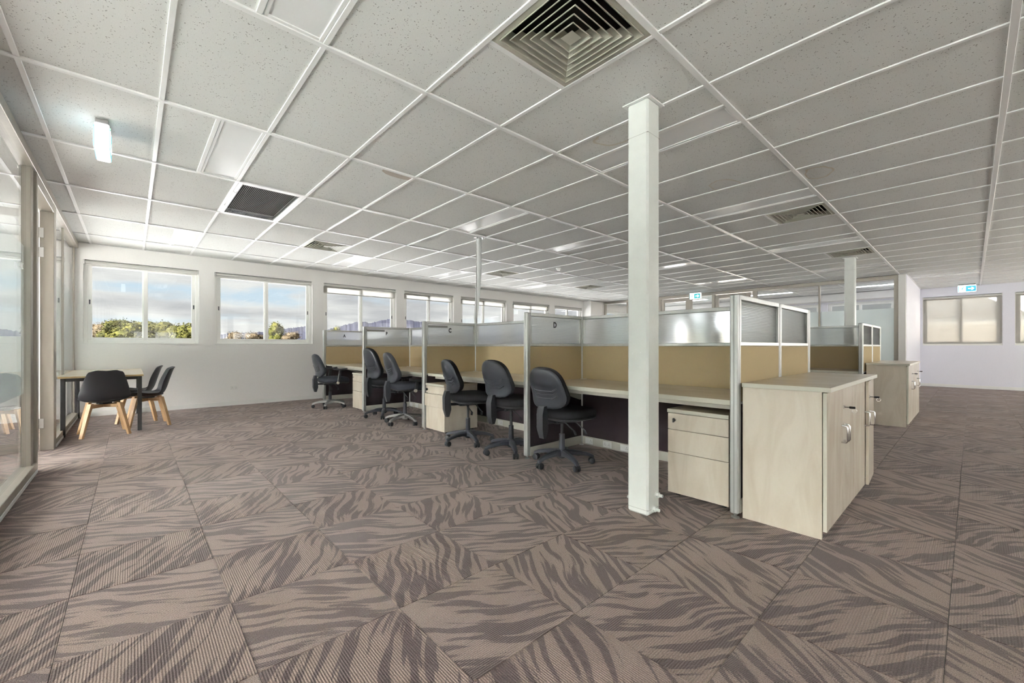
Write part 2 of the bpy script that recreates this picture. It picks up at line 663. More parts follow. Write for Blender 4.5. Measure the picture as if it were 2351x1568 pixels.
floor = tag(MB().box(XL - .2, XR + .2, YB - .2, YW + .2, -0.3, -0.008).build('floor', 'concrete'),
            'brown striped carpet tile floor of the open office', 'floor', kind='structure')
ang = math.atan((1175.5 - 302) / 960.7)
FW = Vector((math.sin(ang), math.cos(ang)))
RT = Vector((math.cos(ang), -math.sin(ang)))


def seen(x, y, z, pad=60):
    p = Vector((x, y))
    f = p.dot(FW)
    if f < 0.25:
        return None
    u = 1175.5 + 960.7 * p.dot(RT) / f
    v = 796 - 960.7 * (z - CAM_H) / f
    if -pad < u < 2351 + pad and -pad < v < 1568 + pad:
        return f
    return None


def tilebox(tx, ty, tz, ch):
    h = MB().box(-tx / 2, tx / 2, -ty / 2, ty / 2, -tz, 0, ch)
    return h


cells = []
for i in range(-10, 33):
    for j in range(-10, 19):
        x, y = GX + 0.5 * i + 0.25, GY + 0.5 * j + 0.25
        if x < XL or x > XR or y < YB or y > YW:
            continue
        vis = x > XW - 0.1 and any(seen(x + a, y + b, 0, 10) for a in (-.25, .25) for b in (-.25, .25))
        if x > XF and y > 1.1:
            vis = False
        d = math.hypot(x, y)
        cells.append((0 if vis else 1, d, i, j, x, y))
cells.sort()
T = 0.4985
tile_meshes = []
for k in range(24):
    b = tilebox(T, T, 0.0075, 0.0012)
    me = b.mesh('carpet_tile', 'carpet')
    uvl = me.uv_layers.new(name='UVMap')
    ox, oy = random.uniform(0, 40), random.uniform(0, 40)
    for lp in me.loops:
        co = me.vertices[lp.vertex_index].co
        uvl.data[lp.index].uv = (co.x + ox, co.y + oy)
    tile_meshes.append(me)
lift = {}
for k, (h, d, i, j, x, y) in enumerate(cells[:300]):
    o = place('carpet_tile', random.choice(tile_meshes), floor, (x, y, random.uniform(-0.0015, 0.0)),
              (PI / 2 if (i + j) % 2 else 0) + (PI if random.random() < .5 else 0) + random.uniform(-.0015, .0015))
sv, sf, suv = [], [], []
for (h, d, i, j, x, y) in cells[300:]:
    o = len(sv)
    z = random.uniform(-0.0015, 0)
    q = T / 2
    sv += [(x - q, y - q, z), (x + q, y - q, z), (x + q, y + q, z), (x - q, y + q, z),
           (x - q, y - q, -.0075), (x + q, y - q, -.0075), (x + q, y + q, -.0075), (x - q, y + q, -.0075)]
    sf += [(o, o + 1, o + 2, o + 3), (o, o + 4, o + 5, o + 1), (o + 1, o + 5, o + 6, o + 2), (o + 2, o + 6, o + 7, o + 3), (o + 3, o + 7, o + 4, o)]
    a = (PI / 2 if (i + j) % 2 else 0) + (PI if random.random() < .5 else 0)
    ox, oy = random.uniform(0, 40), random.uniform(0, 40)
    suv.append((x, y, a, ox, oy))
me = bpy.data.meshes.new('carpet_tiles_beyond')
me.from_pydata(sv, [], sf)
me.materials.append(M_['carpet'])
uvl = me.uv_layers.new(name='UVMap')
for lp in me.loops:
    x, y, a, ox, oy = suv[lp.vertex_index // 8]
    co = me.vertices[lp.vertex_index].co
    dx, dy = co.x - x, co.y - y
    uvl.data[lp.index].uv = (dx * math.cos(-a) - dy * math.sin(-a) + ox, dx * math.sin(-a) + dy * math.cos(-a) + oy)
tag(place('carpet_tiles', me, floor), kind='stuff')

# ------------------------------------------------------------------ ceiling: lay-in tiles, T bars
CX0, CY0 = 0.1417, 1.0623
ceiling = tag(MB().box(XL - .6, XR + .6, YB - .6, YW + .6, CEIL + 0.14, CEIL + 0.5).build('ceiling', 'trim_white'),
              'white lay-in tile ceiling with exposed T-bar grid', 'ceiling', kind='structure')
BAR = 0.026
ZT = CEIL + 0.004
troffers = [(0, .5, 2), (0, .5, 0), (0, .5, 5), (5, 0, 2), (4, .5, 0), (8, 0, 0), (8, 0, 2), (12, .5, 0), (17, 0, 0), (17, 0, 2),
            (4, .5, 5), (21, .5, -1), (12, .5, 2), (8, 0, 5), (12, .5, 5), (23, 0, 0), (23, 0, 2), (23, 0, 4)]
diffs = [(2, 0, 0), (9, 0, 0), (14, 0, 0), (3, .5, 4), (9, .5, 4), (14, .5, 4)]
grilles = [(1, 3)]
tro = {(i, j): h for i, h, j in troffers}
dif = {(i, j): h for i, h, j in diffs}
stained = {(2, 2), (4, 0), (7, -1), (6, 0), (7, 0)}
gap = BAR - 0.006


def ct_mesh(w, l, m):
    return MB().box(-w / 2, w / 2, -l / 2, l / 2, 0, 0.015, 0.001).mesh('ceiling_tile', m)


full = ct_mesh(.6 - gap, 1.2 - gap, 'ceiling_tile')
full_st = ct_mesh(.6 - gap, 1.2 - gap, 'stained_tile')
half_w = ct_mesh(.3 - gap, 1.2 - gap, 'ceiling_tile')
half_w_st = ct_mesh(.3 - gap, 1.2 - gap, 'stained_tile')
half_l = ct_mesh(.6 - gap, .6 - gap, 'ceiling_tile')
todo = []
for i in range(-8, 27):
    for j in range(-5, 7):
        x, y = CX0 + .6 * i, CY0 + 1.2 * j
        if (i, j) in grilles:
            continue
        if (i, j) in tro:
            h = tro[(i, j)]
            todo.append((x + (.15 if h else .45), y + .6, half_w_st if (i, j) in stained else half_w, .3, 1.2))
        elif (i, j) in dif:
            h = dif[(i, j)]
            todo.append((x + .3, y + (.3 if h else .9), half_l, .6, .6))
        else:
            todo.append((x + .3, y + .6, full_st if (i, j) in stained else full, .6, 1.2))
lst = []
for (x, y, me, w, l) in todo:
    if x < XL - .3 or x > XR + .3 or y < YB - .6 or y > YW + .6:
        continue
    vis = x > XW - .3 and any(seen(x + a * w, y + b * l, CEIL, 20) for a in (-.5, 0, .5) for b in (-.5, 0, .5))
    if x > XF + .3 and y > 1.7:
        vis = False
    lst.append((0 if vis else 1, math.hypot(x, y), x, y, me, w, l))
lst.sort(key=lambda q: q[:4])
rest = MB()
for k, (v, d, x, y, me, w, l) in enumerate(lst):
    if k < 300 and v == 0:
        x0, x1 = x - w / 2, x + w / 2
        y0, y1 = y - l / 2, y + l / 2
        cut = y1 > YW - .01 or x1 > XR - .01 or (x0 < XF < x1 and False)
        if cut:
            y1 = min(y1, YW - .004); x1 = min(x1, XR - .004)
            if y1 - y0 < .03 or x1 - x0 < .03:
                continue
            MB().box(x0 + gap / 2, x1 - gap / 2, y0 + gap / 2, y1 - gap / 2, ZT, ZT + .015, .001).build('ceiling_tile', 'ceiling_tile', ceiling)
        else:
            place('ceiling_tile', me, ceiling, (x, y, ZT))
    else:
        rest.box(x - w / 2 + gap / 2, x + w / 2 - gap / 2, y - l / 2 + gap / 2, min(YW - .004, y + l / 2 - gap / 2), ZT, ZT + .012)
tag(rest.build('ceiling_tiles', 'ceiling_tile', ceiling), kind='stuff')
for i in range(-8, 28):
    x = CX0 + .6 * i
    if XL < x < XR:
        y0 = YB if x > XW or x < XW - .1 else YB
        MB().box(x - BAR / 2, x + BAR / 2, y0, YW - .002, CEIL - .004, CEIL + .035, .0015).build('grid_bar', 'grid_white', ceiling)
for j in range(-4, 8):
    y = CY0 + 1.2 * j
    if YB < y < YW:
        MB().box(XL, XR, y - BAR / 2 - .003, y + BAR / 2 + .003, CEIL - .007, CEIL + .034, .0015).build('grid_bar', 'grid_white', ceiling)
for (i, h, j) in troffers:
    x, y = CX0 + .6 * i + .3, CY0 + 1.2 * j
    MB().box(x - BAR / 2, x + BAR / 2, y + .016, y + 1.184, CEIL - .004, CEIL + .03, .0015).build('grid_bar', 'grid_white', ceiling)
for (i, h, j) in diffs:
    x, y = CX0 + .6 * i, CY0 + 1.2 * j + .6
    MB().box(x + .013, x + .587, y - BAR / 2, y + BAR / 2, CEIL - .004, CEIL + .03, .0015).build('grid_bar', 'grid_white', ceiling)
# wall angle trims at the perimeter
n = 0
for (a, b, c, d) in ((XW, XF, YW - .022, YW - .001), (XF + .1, XR - .001, 1 - .07, 1 - .05), (XR - .022, XR - .001, YB, .93)):
    n += 1
    tag(MB().box(a, b, c, d, CEIL - .005, CEIL - .0005).build('trim_%d' % n, 'grid_white'),
        ['white ceiling angle trim along the window wall', 'white ceiling angle trim along the short return wall',
         'white ceiling angle trim along the lilac far wall'][n - 1], 'trim', kind='structure')


# ------------------------------------------------------------------ walls with window openings
def wall_mesh(along, a0, a1, c0, c1, z0, z1, holes):
    """wall slab running along x or y, with rectangular openings (b0,b1,y0,y1)"""
    m = MB()
    xs = sorted({a0, a1, *[h[0] for h in holes], *[h[1] for h in holes]})
    for p, q in zip(xs, xs[1:]):
        hs = sorted([(h[2], h[3]) for h in holes if h[0] <= p + 1e-6 and h[1] >= q - 1e-6])
        z = z0
        segs = []
        for (s, e) in hs:
            segs.append((z, s)); z = e
        segs.append((z, z1))
        for s, e in segs:
            if e - s > 1e-4:
                if along == 'x':
                    m.box(p, q, c0, c1, s, e)
                else:
                    m.box(c0, c1, p, q, s, e)
    return m


ZS, ZH = 1.11, 2.38
wins = [(-.54, .865), (1.085, 2.715), (2.93, 4.55), (4.75, 6.155), (6.375, 7.97), (8.21, 9.79), (10.02, 11.44)]
WTH = 0.24
back_holes = [(a, b, ZS, ZH) for a, b in wins] + [(-3.4, -1.2, ZS, ZH), (12.7, 15.3, .3, ZH)]  # last opening enlarged to bring more light into the far room
tag(wall_mesh('x', XL, XR + .24, YW, YW + WTH, -.3, CEIL + .14, back_holes).build('wall_back', 'wall_paint'),
    'off-white window wall with a row of sliding windows', 'wall', kind='structure')
tag(MB().box(XW + .06, 11.5, YW - .012, YW - .0005, 0, .075, .002).build('baseboard_back', 'trim_white'),
    'white skirting board along the window wall', 'baseboard', kind='structure')
rw = [(-.504, .907), (-2.3, -.697), (-4.2, -2.55), (1.45, 3.0), (3.2, 4.8), (5.0, 6.6), (6.8, 8.4)]
RZ = [1.095 if k < 3 else .25 for k in range(7)]  # far-room sills lowered to let in more light
tag(wall_mesh('y', YB - .24, YW + .24, XR, XR + WTH, -.3, CEIL + .14, [(a, b, RZ[k], ZH + .01) for k, (a, b) in enumerate(rw)]).build('wall_right', 'lilac_paint'),
    'pale lilac far wall with blind-covered windows', 'wall', kind='structure')
tag(MB().box(XR - .012, XR - .0005, YB, .94, 0, .075, .002).build('baseboard_right', 'trim_white'),
    'white skirting board along the lilac far wall', 'baseboard', kind='structure')
tag(MB().box(XF + .06, XR - .0005, .95, 1.07, 0, CEIL + .1).build('wall_side', 'lilac_paint'),
    'short lilac return wall right of the glazed partition', 'wall', kind='structure')
tag(MB().box(XF + .06, XR - .014, .938, .9495, 0, .075, .002).build('baseboard_side', 'trim_white'),
    'white skirting board along the short return wall', 'baseboard', kind='structure')
rear_holes = [(-3.2 + 2.7 * k, (-1.3 if k < 3 else -.7) + 2.7 * k, 1.1 if k < 3 else .25, 2.48) for k in range(7)]  # unseen windows added so their sunlit blinds light the room from behind
tag(wall_mesh('x', XL, XR + .24, YB - .24, YB, -.3, CEIL + .14, rear_holes).build('wall_rear', 'wall_paint'),
    'rear wall behind the viewpoint, its tall windows added for fill light', 'wall', kind='structure')
end_holes = [(-4.2 + 2.62 * k, -1.8 + 2.62 * k, .3, 2.45) for k in range(5)]  # openings added so sunlit blinds send light in from the left
tag(wall_mesh('y', YB - .24, YW + .24, XL - .24, XL, -.3, CEIL + .14, end_holes).build('wall_end', 'wall_paint'),
    'end wall of the glazed meeting rooms, windows added for fill light', 'wall', kind='structure')
tag(MB().box(11.52, XF - .05, 8.70, YW - .0005, 0, CEIL - .008).build('wall_pier', 'wall_paint'),
    'boxed white pier in the corner beside the last window', 'wall', kind='structure')
tag(MB().box(XL, XW - .06, 3.72, 3.82, 0, CEIL - .008).build('wall_meeting_room', 'wall_paint'),
    'cross wall between the glazed meeting rooms', 'wall', kind='structure')


# window: local frame, x along the wall, y outward (0 = room face of the wall), z up
def window(n, w, loc, rz, label, latch=True, z0=ZS, z1=ZH):
    root = thing('window_%d' % n, label, 'window', loc, rz, kind='structure')
    h = z1 - z0
    y0, y1 = .055, .125
    fr = MB()
    F = .045
    fr.box(0, F, y0, y1, 0, h, .003).box(w - F, w, y0, y1, 0, h, .003)
    fr.box(F, w - F, y0, y1, 0, F, .003).box(F, w - F, y0, y1, h - F, h, .003)
    fr.build('frame', 'upvc', root)
    MB().box(0, w, -.004, y0, -.002, .012, .003).build('sill', 'upvc', root)
    mid = w / 2
    S = .055
    for k, (a, b, yy) in enumerate(((F - .005, mid + .035, .062), (mid - .035, w - F + .005, .094))):
        s = MB()
        s.box(a, a + S, yy, yy + .028, F - .005, h - F + .005, .003).box(b - S, b, yy, yy + .028, F - .005, h - F + .005, .003)
        s.box(a + S, b - S, yy, yy + .028, F - .005, F + S - .005, .003).box(a + S, b - S, yy, yy + .028, h - F - S + .005, h - F + .005, .003)
        so = s.build('sash', 'upvc', root)
        MB().box(a + S - .004, b - S + .004, yy + .011, yy + .017, F + S - .008, h - F - S + .008).build('pane', 'window_glass', so)
        if latch:
            lx = a + S * .5 if k == 0 else b - S * .5
            MB().box(lx - .008, lx + .008, yy - .006, yy + .001, h * .5 - .035, h * .5 + .035, .002).build('latch', 'grey_plastic', so)
    return root


def blind(w, loc, rz, label, drop, fab='sheer_blind', h=ZH - ZS, group='roller blinds on the window wall'):
    root = thing('roller_blind', label, 'blind', loc, rz, group)
    ro = .026
    MB().tube([(.02, .03, h - .035), (w - .02, .03, h - .035)], ro, 14).build('roller_tube', 'blind_fabric', root, smooth=40)
    for x in (.004, w - .016):
        MB().box(x, x + .012, .0, .055, h - .068, h - .002, .002).build('bracket', 'white_plastic', root)
    if drop > .02:
        MB().box(.012, w - .012, .0515, .0525, h - .04 - drop, h - .035).build('fabric', fab, root)
        MB().box(.025, w - .025, .048, .0545, h - .058 - drop, h - .038 - drop, .002).build('bottom_rail', 'blind_fabric', root)
    else:
        MB().box(.025, w - .025, -.002, .01, h - .085, h - .065, .003).build('bottom_rail', 'blind_fabric', root)
    return root


WL = ['leftmost sliding window, by the glass partition, framing the treetops',
      'second sliding window from the left, framing a lone bushy tree',
      'third sliding window from the left, above screens A and B',
      'fourth sliding window from the left, above the screen lettered C',
      'fifth sliding window from the left, behind the hanging cable duct',
      'sixth sliding window from the left, mostly hidden by screen D',
      'last sliding window of the row, beside the boxed corner pier']
BL = ['roller blind fully rolled up over the leftmost window',
      'roller blind fully rolled up over the second window from the left',
      'roller blind lowered a hand over the third window from the left',
      'roller blind lowered a hand over the fourth window from the left',
      'roller blind lowered a hand behind the hanging cable duct',
      'roller blind lowered a hand over the sixth window from the left',
      'rolled-up roller blind over the last window by the corner pier']
drops = [0, 0, .15, .13, .14, .14, .02]
for k, (a, b) in enumerate(wins):
    window(k + 1, b - a, (a, YW, ZS), 0, WL[k])
    blind(b - a, (a, YW, ZS), 0, BL[k], drops[k])
RL = {0: 'left window of the lilac wall, under the exit sign', 1: 'window of the lilac wall cut off by the right picture edge'}
for k, (a, b) in enumerate(rw):
    lab = RL.get(k, 'window in the far wall behind the glazed partition' if k > 2 else 'window of the lilac wall beyond the right picture edge')
    if k > 2:
        lab = ['first', 'second', 'third', 'fourth'][k - 3] + ' window of the room behind the far glazed partition'
    window(8 + k, b - a, (XR, b, RZ[k]), -PI / 2, lab, z0=RZ[k], z1=ZH + .01)
    if k < 2:
        r = blind(b - a, (XR, b, 1.095), -PI / 2, ['sheer roller blind pulled right down below the exit sign on the lilac wall',
                  'sheer roller blind pulled right down at the right picture edge'][k], 1.2, h=ZH + .01 - 1.095, group='lowered sheer blinds on the lilac wall')
NUM = ['first', 'second', 'third', 'fourth', 'fifth', 'sixth', 'seventh']
def add_fill_blind(win, w, h):  # lowered blind added to spread sunlight into the room
    bl = MB().box(.02, w - .02, .030, .0312, .02, h - .02).build('blind', 'fill_light_blind', win)
    MB().tube([(.02, .028, h - .03), (w - .02, .028, h - .03)], .024, 12).build('roller_tube', 'blind_fabric', win, smooth=40)


for k, (a, b, z0, z1) in enumerate(rear_holes):
    add_fill_blind(window(17 + k, b - a, (b, YB, z0), PI, NUM[k] + ' added tall window of the rear wall, sunlit blind as fill light', z0=z0, z1=z1), b - a, z1 - z0)
for k, (a, b, z0, z1) in enumerate(end_holes):
    add_fill_blind(window(24 + k, b - a, (XL, a, z0), PI / 2, NUM[k] + ' added window of the meeting room end wall, sunlit blind as fill light', z0=z0, z1=z1), b - a, z1 - z0)
for k in range(2):
    a, b = [(-3.4, -1.2), (12.7, 15.3)][k]
    window(15 + k, b - a, (a, YW, ZS if k == 0 else .3), 0, ['sliding window inside the glazed meeting room', 'sliding window of the room behind the far partition'][k], z0=ZS if k == 0 else .3)


# ------------------------------------------------------------------ glazed partitions
def bars(root, specs, name, m='beige_alu'):
    for s in specs:
        MB().box(*s, .003).build(name, m, root)


wl = thing('wall_left', 'full-height glazed partition with beige metal frames and frosted film band', 'wall', (XW, 0, 0), kind='structure')
HZ0, HZ1 = 2.535, CEIL - .007
bars(wl, [(-.05, .05, YB + .01, YW - .002, HZ0, HZ1)], 'head_rail')
bars(wl, [(-.05, .05, YB + .01, 5.30, 0.001, .085), (-.05, .05, 6.50, YW - .002, 0.001, .085)], 'sill_rail')
mull = [YB + .05, -2.3, -.4, 1.5, 3.4, 5.235, 6.475, 7.62, YW - .03]
for y in mull:
    wdt = .055 if y in (5.235, 6.475) else .022
    dp = .032 if y == 5.235 else .05 if y == 6.475 else .016
    MB().box(-dp, dp, y - wdt, y + wdt, .085 if wdt < .05 else .001, HZ0, .003).build('mullion', 'beige_alu', wl)
for a, b in ((YB + .08, -2.33), (-2.27, -.43), (-.37, 1.47), (1.53, 3.37), (3.43, 5.18), (6.53, 7.59), (7.65, YW - .06)):
    p = MB().box(-.006, .006, a - .01, b + .01, .075, HZ0 + .01).build('pane', 'partition_glass', wl)
    MB().box(-.0085, -.0070, a, b, .68, 1.88).build('frosted_film', 'frost_film', p)
for (a0, a1) in ((YB + .01, 5.30), (6.50, YW - .002)):
    MB().box(.050, .056, a0, a1, .001, .03, .002).build('cover_strip', 'grid_white', wl)
d1 = thing('door_1', 'beige-framed glass door standing open beside the glazed partition', 'door', (XW, 0, 0), kind='structure')
for s in ((-.05, .05, 5.30, 5.36, .001, HZ0), (-.05, .05, 6.36, 6.42, .001, HZ0)):
    MB().box(*s, .003).build('jamb', 'beige_alu', d1)
MB().box(-.05, .05, 5.36, 6.36, 2.44, 2.53, .003).build('door_head', 'beige_alu', d1)
lf = MB()
lx0, lx1, ly0, ly1 = -1.01, -.055, 6.315, 6.355
lf.box(lx0, lx0 + .07, ly0, ly1, .012, 2.42, .003).box(lx1 - .07, lx1, ly0, ly1, .012, 2.42, .003)
lf.box(lx0 + .07, lx1 - .07, ly0, ly1, 2.34, 2.42, .003).box(lx0 + .07, lx1 - .07, ly0, ly1, .012, .11, .003)
lo = lf.build('door_leaf', 'beige_alu', d1)
lpn = MB().box(lx0 + .065, lx1 - .065, ly0 + .015, ly0 + .025, .1, 2.35).build('pane', 'partition_glass', lo)
for z in (.28, 2.02, 2.22):
    MB().box(-.054, -.020, 6.352, 6.3605, z - .05, z + .05, .002).build('hinge', 'satin_alu', d1)
    MB().tube([(-.058, 6.357, z - .05), (-.058, 6.357, z + .05)], .008, 8).build('hinge_pin', 'satin_alu', d1)
hd = thing('name_holder', 'small clear acrylic name holder stuck on the glass partition', 'sign', (XW, 4.95, 1.69))
MB().box(.0065, .0085, -.055, .055, -.02, .02).build('backing', 'white_plastic', hd)
for z in (-.022, .018):
    MB().box(.0065, .012, -.055, .055, z, z + .004).build('holder_rail', 'satin_alu', hd)

wf = thing('wall_partition', 'far glazed partition with beige frames and white frosted film', 'wall', (XF, 0, 0), kind='structure')
bars(wf, [(-.045, .045, 1.075, 8.70, HZ0, HZ1)], 'head_rail')
for a, b in ((1.08, 3.85), (4.97, 5.62), (6.62, 8.70)):
    MB().box(-.045, .045, a, b, .001, .09, .003).build('sill_rail', 'beige_alu', wf)
for y, hw in ((1.11, .035), (2.48, .018), (3.89, .05), (4.96, .04), (5.63, .04), (6.60, .05), (7.76, .025), (8.66, .03)):
    MB().box(-.045, .045, y - hw, y + hw, .001 if hw > .035 else .09, HZ0, .003).build('mullion', 'beige_alu', wf)
for a, b in ((1.145, 2.462), (2.498, 3.84), (5.0, 5.59), (6.65, 7.735), (7.785, 8.63)):
    z0 = .085 if not (a == 5.0) else .085
    p = MB().box(-.005, .005, a - .008, b + .008, z0, HZ0 + .01).build('pane', 'partition_glass', wf)
    MB().box(-.0085, -.0065, a, b, .68 if a > 4 else .12, 1.90).build('frosted_film', 'frost_film', p)
for n, (a, b, lab) in enumerate(((5.67, 6.55, 'closed beige-framed glass door, left door of the far partition'),
                                 (4.0, 4.92, 'closed beige-framed glass door, right door of the far partition'))):
    d = thing('door_%d' % (n + 2), lab, 'door', (XF, 0, 0), kind='structure')
    m = MB()
    m.box(-.03, .02, a, a + .1, .01, 2.52, .003).box(-.03, .02, b - .1, b, .01, 2.52, .003)
    m.box(-.03, .02, a + .1, b - .1, 2.42, 2.52, .003).box(-.03, .02, a + .1, b - .1, .01, .2, .003)
    l = m.build('door_leaf', 'beige_alu', d)
    MB().box(-.008, .0, a + .095, b - .095, .19, 2.43).build('pane', 'partition_glass', l)
    MB().tube([(-.06, a + .05, .9), (-.06, a + .05, 1.2)], .012, 8).build('pull_handle', 'satin_alu', d)
tag(MB().box(XF - .06, XF + .06, .955, 1.074, 0, CEIL - .008).build('wall_stub', 'trim_white'),
    'narrow white wall end right of the far glazed partition', 'wall', kind='structure')
# bulkhead in the room behind the far partition
tag(MB().box(XR - .5, XR - .001, 1.08, YW - .01, 2.42, CEIL - .01).build('wall_bulkhead', 'wall_paint'),
    'white bulkhead over the windows behind the far partition', 'wall', kind='structure')


# ------------------------------------------------------------------ columns
def column(x, y, s, label):
    root = thing('steel_column', label, 'column', (x, y, 0), group='square steel columns')
    MB().box(0, s, 0, s, 0.0, CEIL - .003, .012).build('shaft', 'column_paint', root, smooth=35)
    MB().box(-.001, s + .001, -.001, s + .001, 2.4, 2.4015).build('joint_line', 'plate_grey', root)
    MB().box(-.001, s + .001, -.001, s + .001, .035, .0365).build('joint_line', 'plate_grey', root)
    z0, z1, w = CEIL - .012, CEIL - .004, .022
    for q in ((-w, s + w, -w, 0), (-w, s + w, s, s + w), (-w, 0, 0, s), (s, s + w, 0, s)):
        MB().box(*q, z0, z1, .001).build('collar_trim', 'grid_white', root)

    def bolt(px, py, pz, d):
        m = MB()
        hexp = [(.017 * math.cos(PI / 3 * k), .017 * math.sin(PI / 3 * k)) for k in range(6)]
        m.prism([(pz + b, px + a) if False else (a, b) for a, b in hexp], 'y', .004, .020)
        m.tube([(0, .0, 0), (0, .004, 0)], .022, 14)
        m.tube([(0, .02, 0), (0, .043, 0)], .010, 10)
        m.xf(Matrix.Translation((px, py, pz)) @ Matrix.Rotation(d, 4, 'Z'))
        m.build('anchor_bolt', 'column_paint', root)
    bolt(.105, 0, .115, PI)
    bolt(.065, 0, .035, PI)
    bolt(.075, s, .06, 0)
    for zz, xx in ((1.022, .05), (1.018, .105)):
        m = MB().tube([(0, 0, 0), (-.004, 0, 0)], .004, 8)
        m.xf(Matrix.Translation((0, xx, zz)))
        m.build('screw', 'grid_white', root)
    return root


column(2.377, 1.358, .146, 'pale painted square steel column in front of the nearest workstation')
column(9.28, 1.37, .146, 'pale painted square steel column beyond the second cupboard')


# ------------------------------------------------------------------ ceiling fittings
def troffer(i, h, j, label, lens='troffer'):
    x, y = CX0 + .6 * i + (.3 if h else 0) + .15, CY0 + 1.2 * j + .6
    root = thing('ceiling_light', label, 'ceiling light', (x, y, CEIL), group='recessed troffer lights')
    a, b = .136, .586
    m = MB()
    m.box(-a, -a + .02, -b, b, .0, .02, .002).box(a - .02, a, -b, b, 0, .02, .002)
    m.box(-a + .02, a - .02, -b, -b + .02, 0, .02, .002).box(-a + .02, a - .02, b - .02, b, 0, .02, .002)
    m.build('frame', 'grid_white', root)
    MB().box(-a + .018, a - .018, -b + .018, b - .018, .006, .011).build('diffuser_lens', lens, root)
    MB().box(-a, a, -b, b, .02, .09).build('housing', 'grid_white', root)


TL = {(0, 2): 'unlit recessed ceiling light nearest the hanging exit box', (0, 0): 'recessed ceiling light cut off by the top edge',
      (0, 5): 'recessed ceiling light near the leftmost window', (5, 2): 'recessed ceiling light beside the hanging cable duct',
      (4, 0): 'recessed ceiling light crossing behind the near column', (8, 0): 'recessed ceiling light before the second square air diffuser',
      (8, 2): 'recessed ceiling light above the middle workstations', (12, 0): 'recessed ceiling light before the third square air diffuser',
      (17, 0): 'recessed ceiling light behind the far column', (17, 2): 'recessed ceiling light before the far glazed doors',
      (4, 5): 'recessed ceiling light near the third window', (21, -1): 'recessed ceiling light over the passage to the lilac wall',
      (12, 2): 'recessed ceiling light above the second workstation row', (8, 5): 'recessed ceiling light near the fifth window',
      (23, 0): 'added lit ceiling light behind the right end of the far glazed partition', (23, 2): 'added lit ceiling light behind the far glazed doors',
      (23, 4): 'added lit ceiling light in the far corner behind the glazed partition',
      (12, 5): 'recessed ceiling light near the last windows'}
for (i, h, j) in troffers:
    troffer(i, h, j, TL[(i, j)], 'fill_lens' if i == 23 else 'troffer')  # lit fittings are added to brighten the far room and its film


def diffuser(i, h, j, label):
    x, y = CX0 + .6 * i + .3, CY0 + 1.2 * j + (.9 if h else .3)
    root = thing('air_diffuser', label, 'air vent', (x, y, CEIL), group='square louvred ceiling diffusers')
    a = .286

    def ring(r0, z0, r1, z1, t=.0025):
        m = MB()
        sq = lambda r, z: [(-r, -r, z), (r, -r, z), (r, r, z), (-r, r, z)]
        m.loft([sq(r0, z0), sq(r1, z1), sq(r1 - t, z1 + t), sq(r0 - t, z0 + t), sq(r0, z0)], cap=False)
        return m
    ring(a, .0, a - .022, -.003).build('outer_frame', 'diffuser_cream', root)
    ring(a - .022, -.003, a - .03, -.002, .004).build('frame_lip', 'diffuser_cream', root)
    r = a - .030
    for k in range(6):
        # each louvre flares down and outwards
        m = ring(r - .0, -.004 + .001, r - .040, .040)
        m.build('louvre', 'diffuser_cream', root)
        sq = lambda q, z: [(-q, -q, z), (q, -q, z), (q, q, z), (-q, q, z)]
        e = MB().loft([sq(r, -.0065), sq(r, -.002), sq(r - .004, -.002), sq(r - .004, -.0065), sq(r, -.0065)], cap=False)
        e.build('louvre_lip', 'diffuser_cream', root)
        r -= .0365
    MB().loft([[(-r, -r, -.005), (r, -r, -.005), (r, r, -.005), (-r, r, -.005)],
               [(-.004, -.004, .02), (.004, -.004, .02), (.004, .004, .02), (-.004, .004, .02)]]).build('centre_cone', 'diffuser_cream', root)
    MB().box(-a + .03, a - .03, -a + .03, a - .03, .085, .09).build('neck', 'duct_dark', root)
    for q in ((-a, -a + .01, -a, a), (a - .01, a, -a, a), (-a, a, -a, -a + .01), (-a, a, a - .01, a)):
        MB().box(*q, .006, .09).build('neck_side', 'duct_dark', root)


DL = {(2, 0): 'large cream louvred ceiling diffuser at the top edge, nearest of all', (9, 0): 'louvred ceiling diffuser right of the near column',
      (14, 0): 'louvred ceiling diffuser just before the far column', (3, 4): 'louvred ceiling diffuser above the second window',
      (9, 4): 'louvred ceiling diffuser right of the hanging cable duct', (14, 4): 'farthest louvred ceiling diffuser, near the last windows'}
for (i, h, j) in diffs:
    diffuser(i, h, j, DL[(i, j)])
gx, gy = CX0 + .6 + .3, CY0 + 3.6 + .6
g = thing('return_air_grille', 'grey slatted return air grille with white frame in the ceiling', 'air vent', (gx, gy, CEIL))
a, b = .286, .582
m = MB()
m.box(-a, -a + .035, -b, b, -.006, .015, .002).box(a - .035, a, -b, b, -.006, .015, .002)
m.box(-a + .035, a - .035, -b, -b + .035, -.006, .015, .002).box(-a + .035, a - .035, b - .035, b, -.006, .015, .002)
m.build('frame', 'grid_white', g)
sm = MB().loft([[(-.0045, -b + .033, -.003), (.0045, -b + .033, .006), (.0052, -b + .033, .0045), (-.0035, -b + .033, -.0045)],
                [(-.0045, b - .033, -.003), (.0045, b - .033, .006), (.0052, b - .033, .0045), (-.0035, b - .033, -.0045)]]).mesh('slat', 'grille_grey')
for k in range(34):
    place('slat', sm, g, (-a + .042 + k * (2 * a - .084) / 33, 0, 0))
MB().box(-a + .03, a - .03, -b + .03, b - .03, .05, .055).build('backing', 'duct_dark', g)
for y in (-.3, .25):
    MB().tube([(-a + .03, y, -.008), (-a + .012, y + .01, -.02), (-a - .004, y, -.008)], .003, 6).build('catch', 'satin_alu', g)


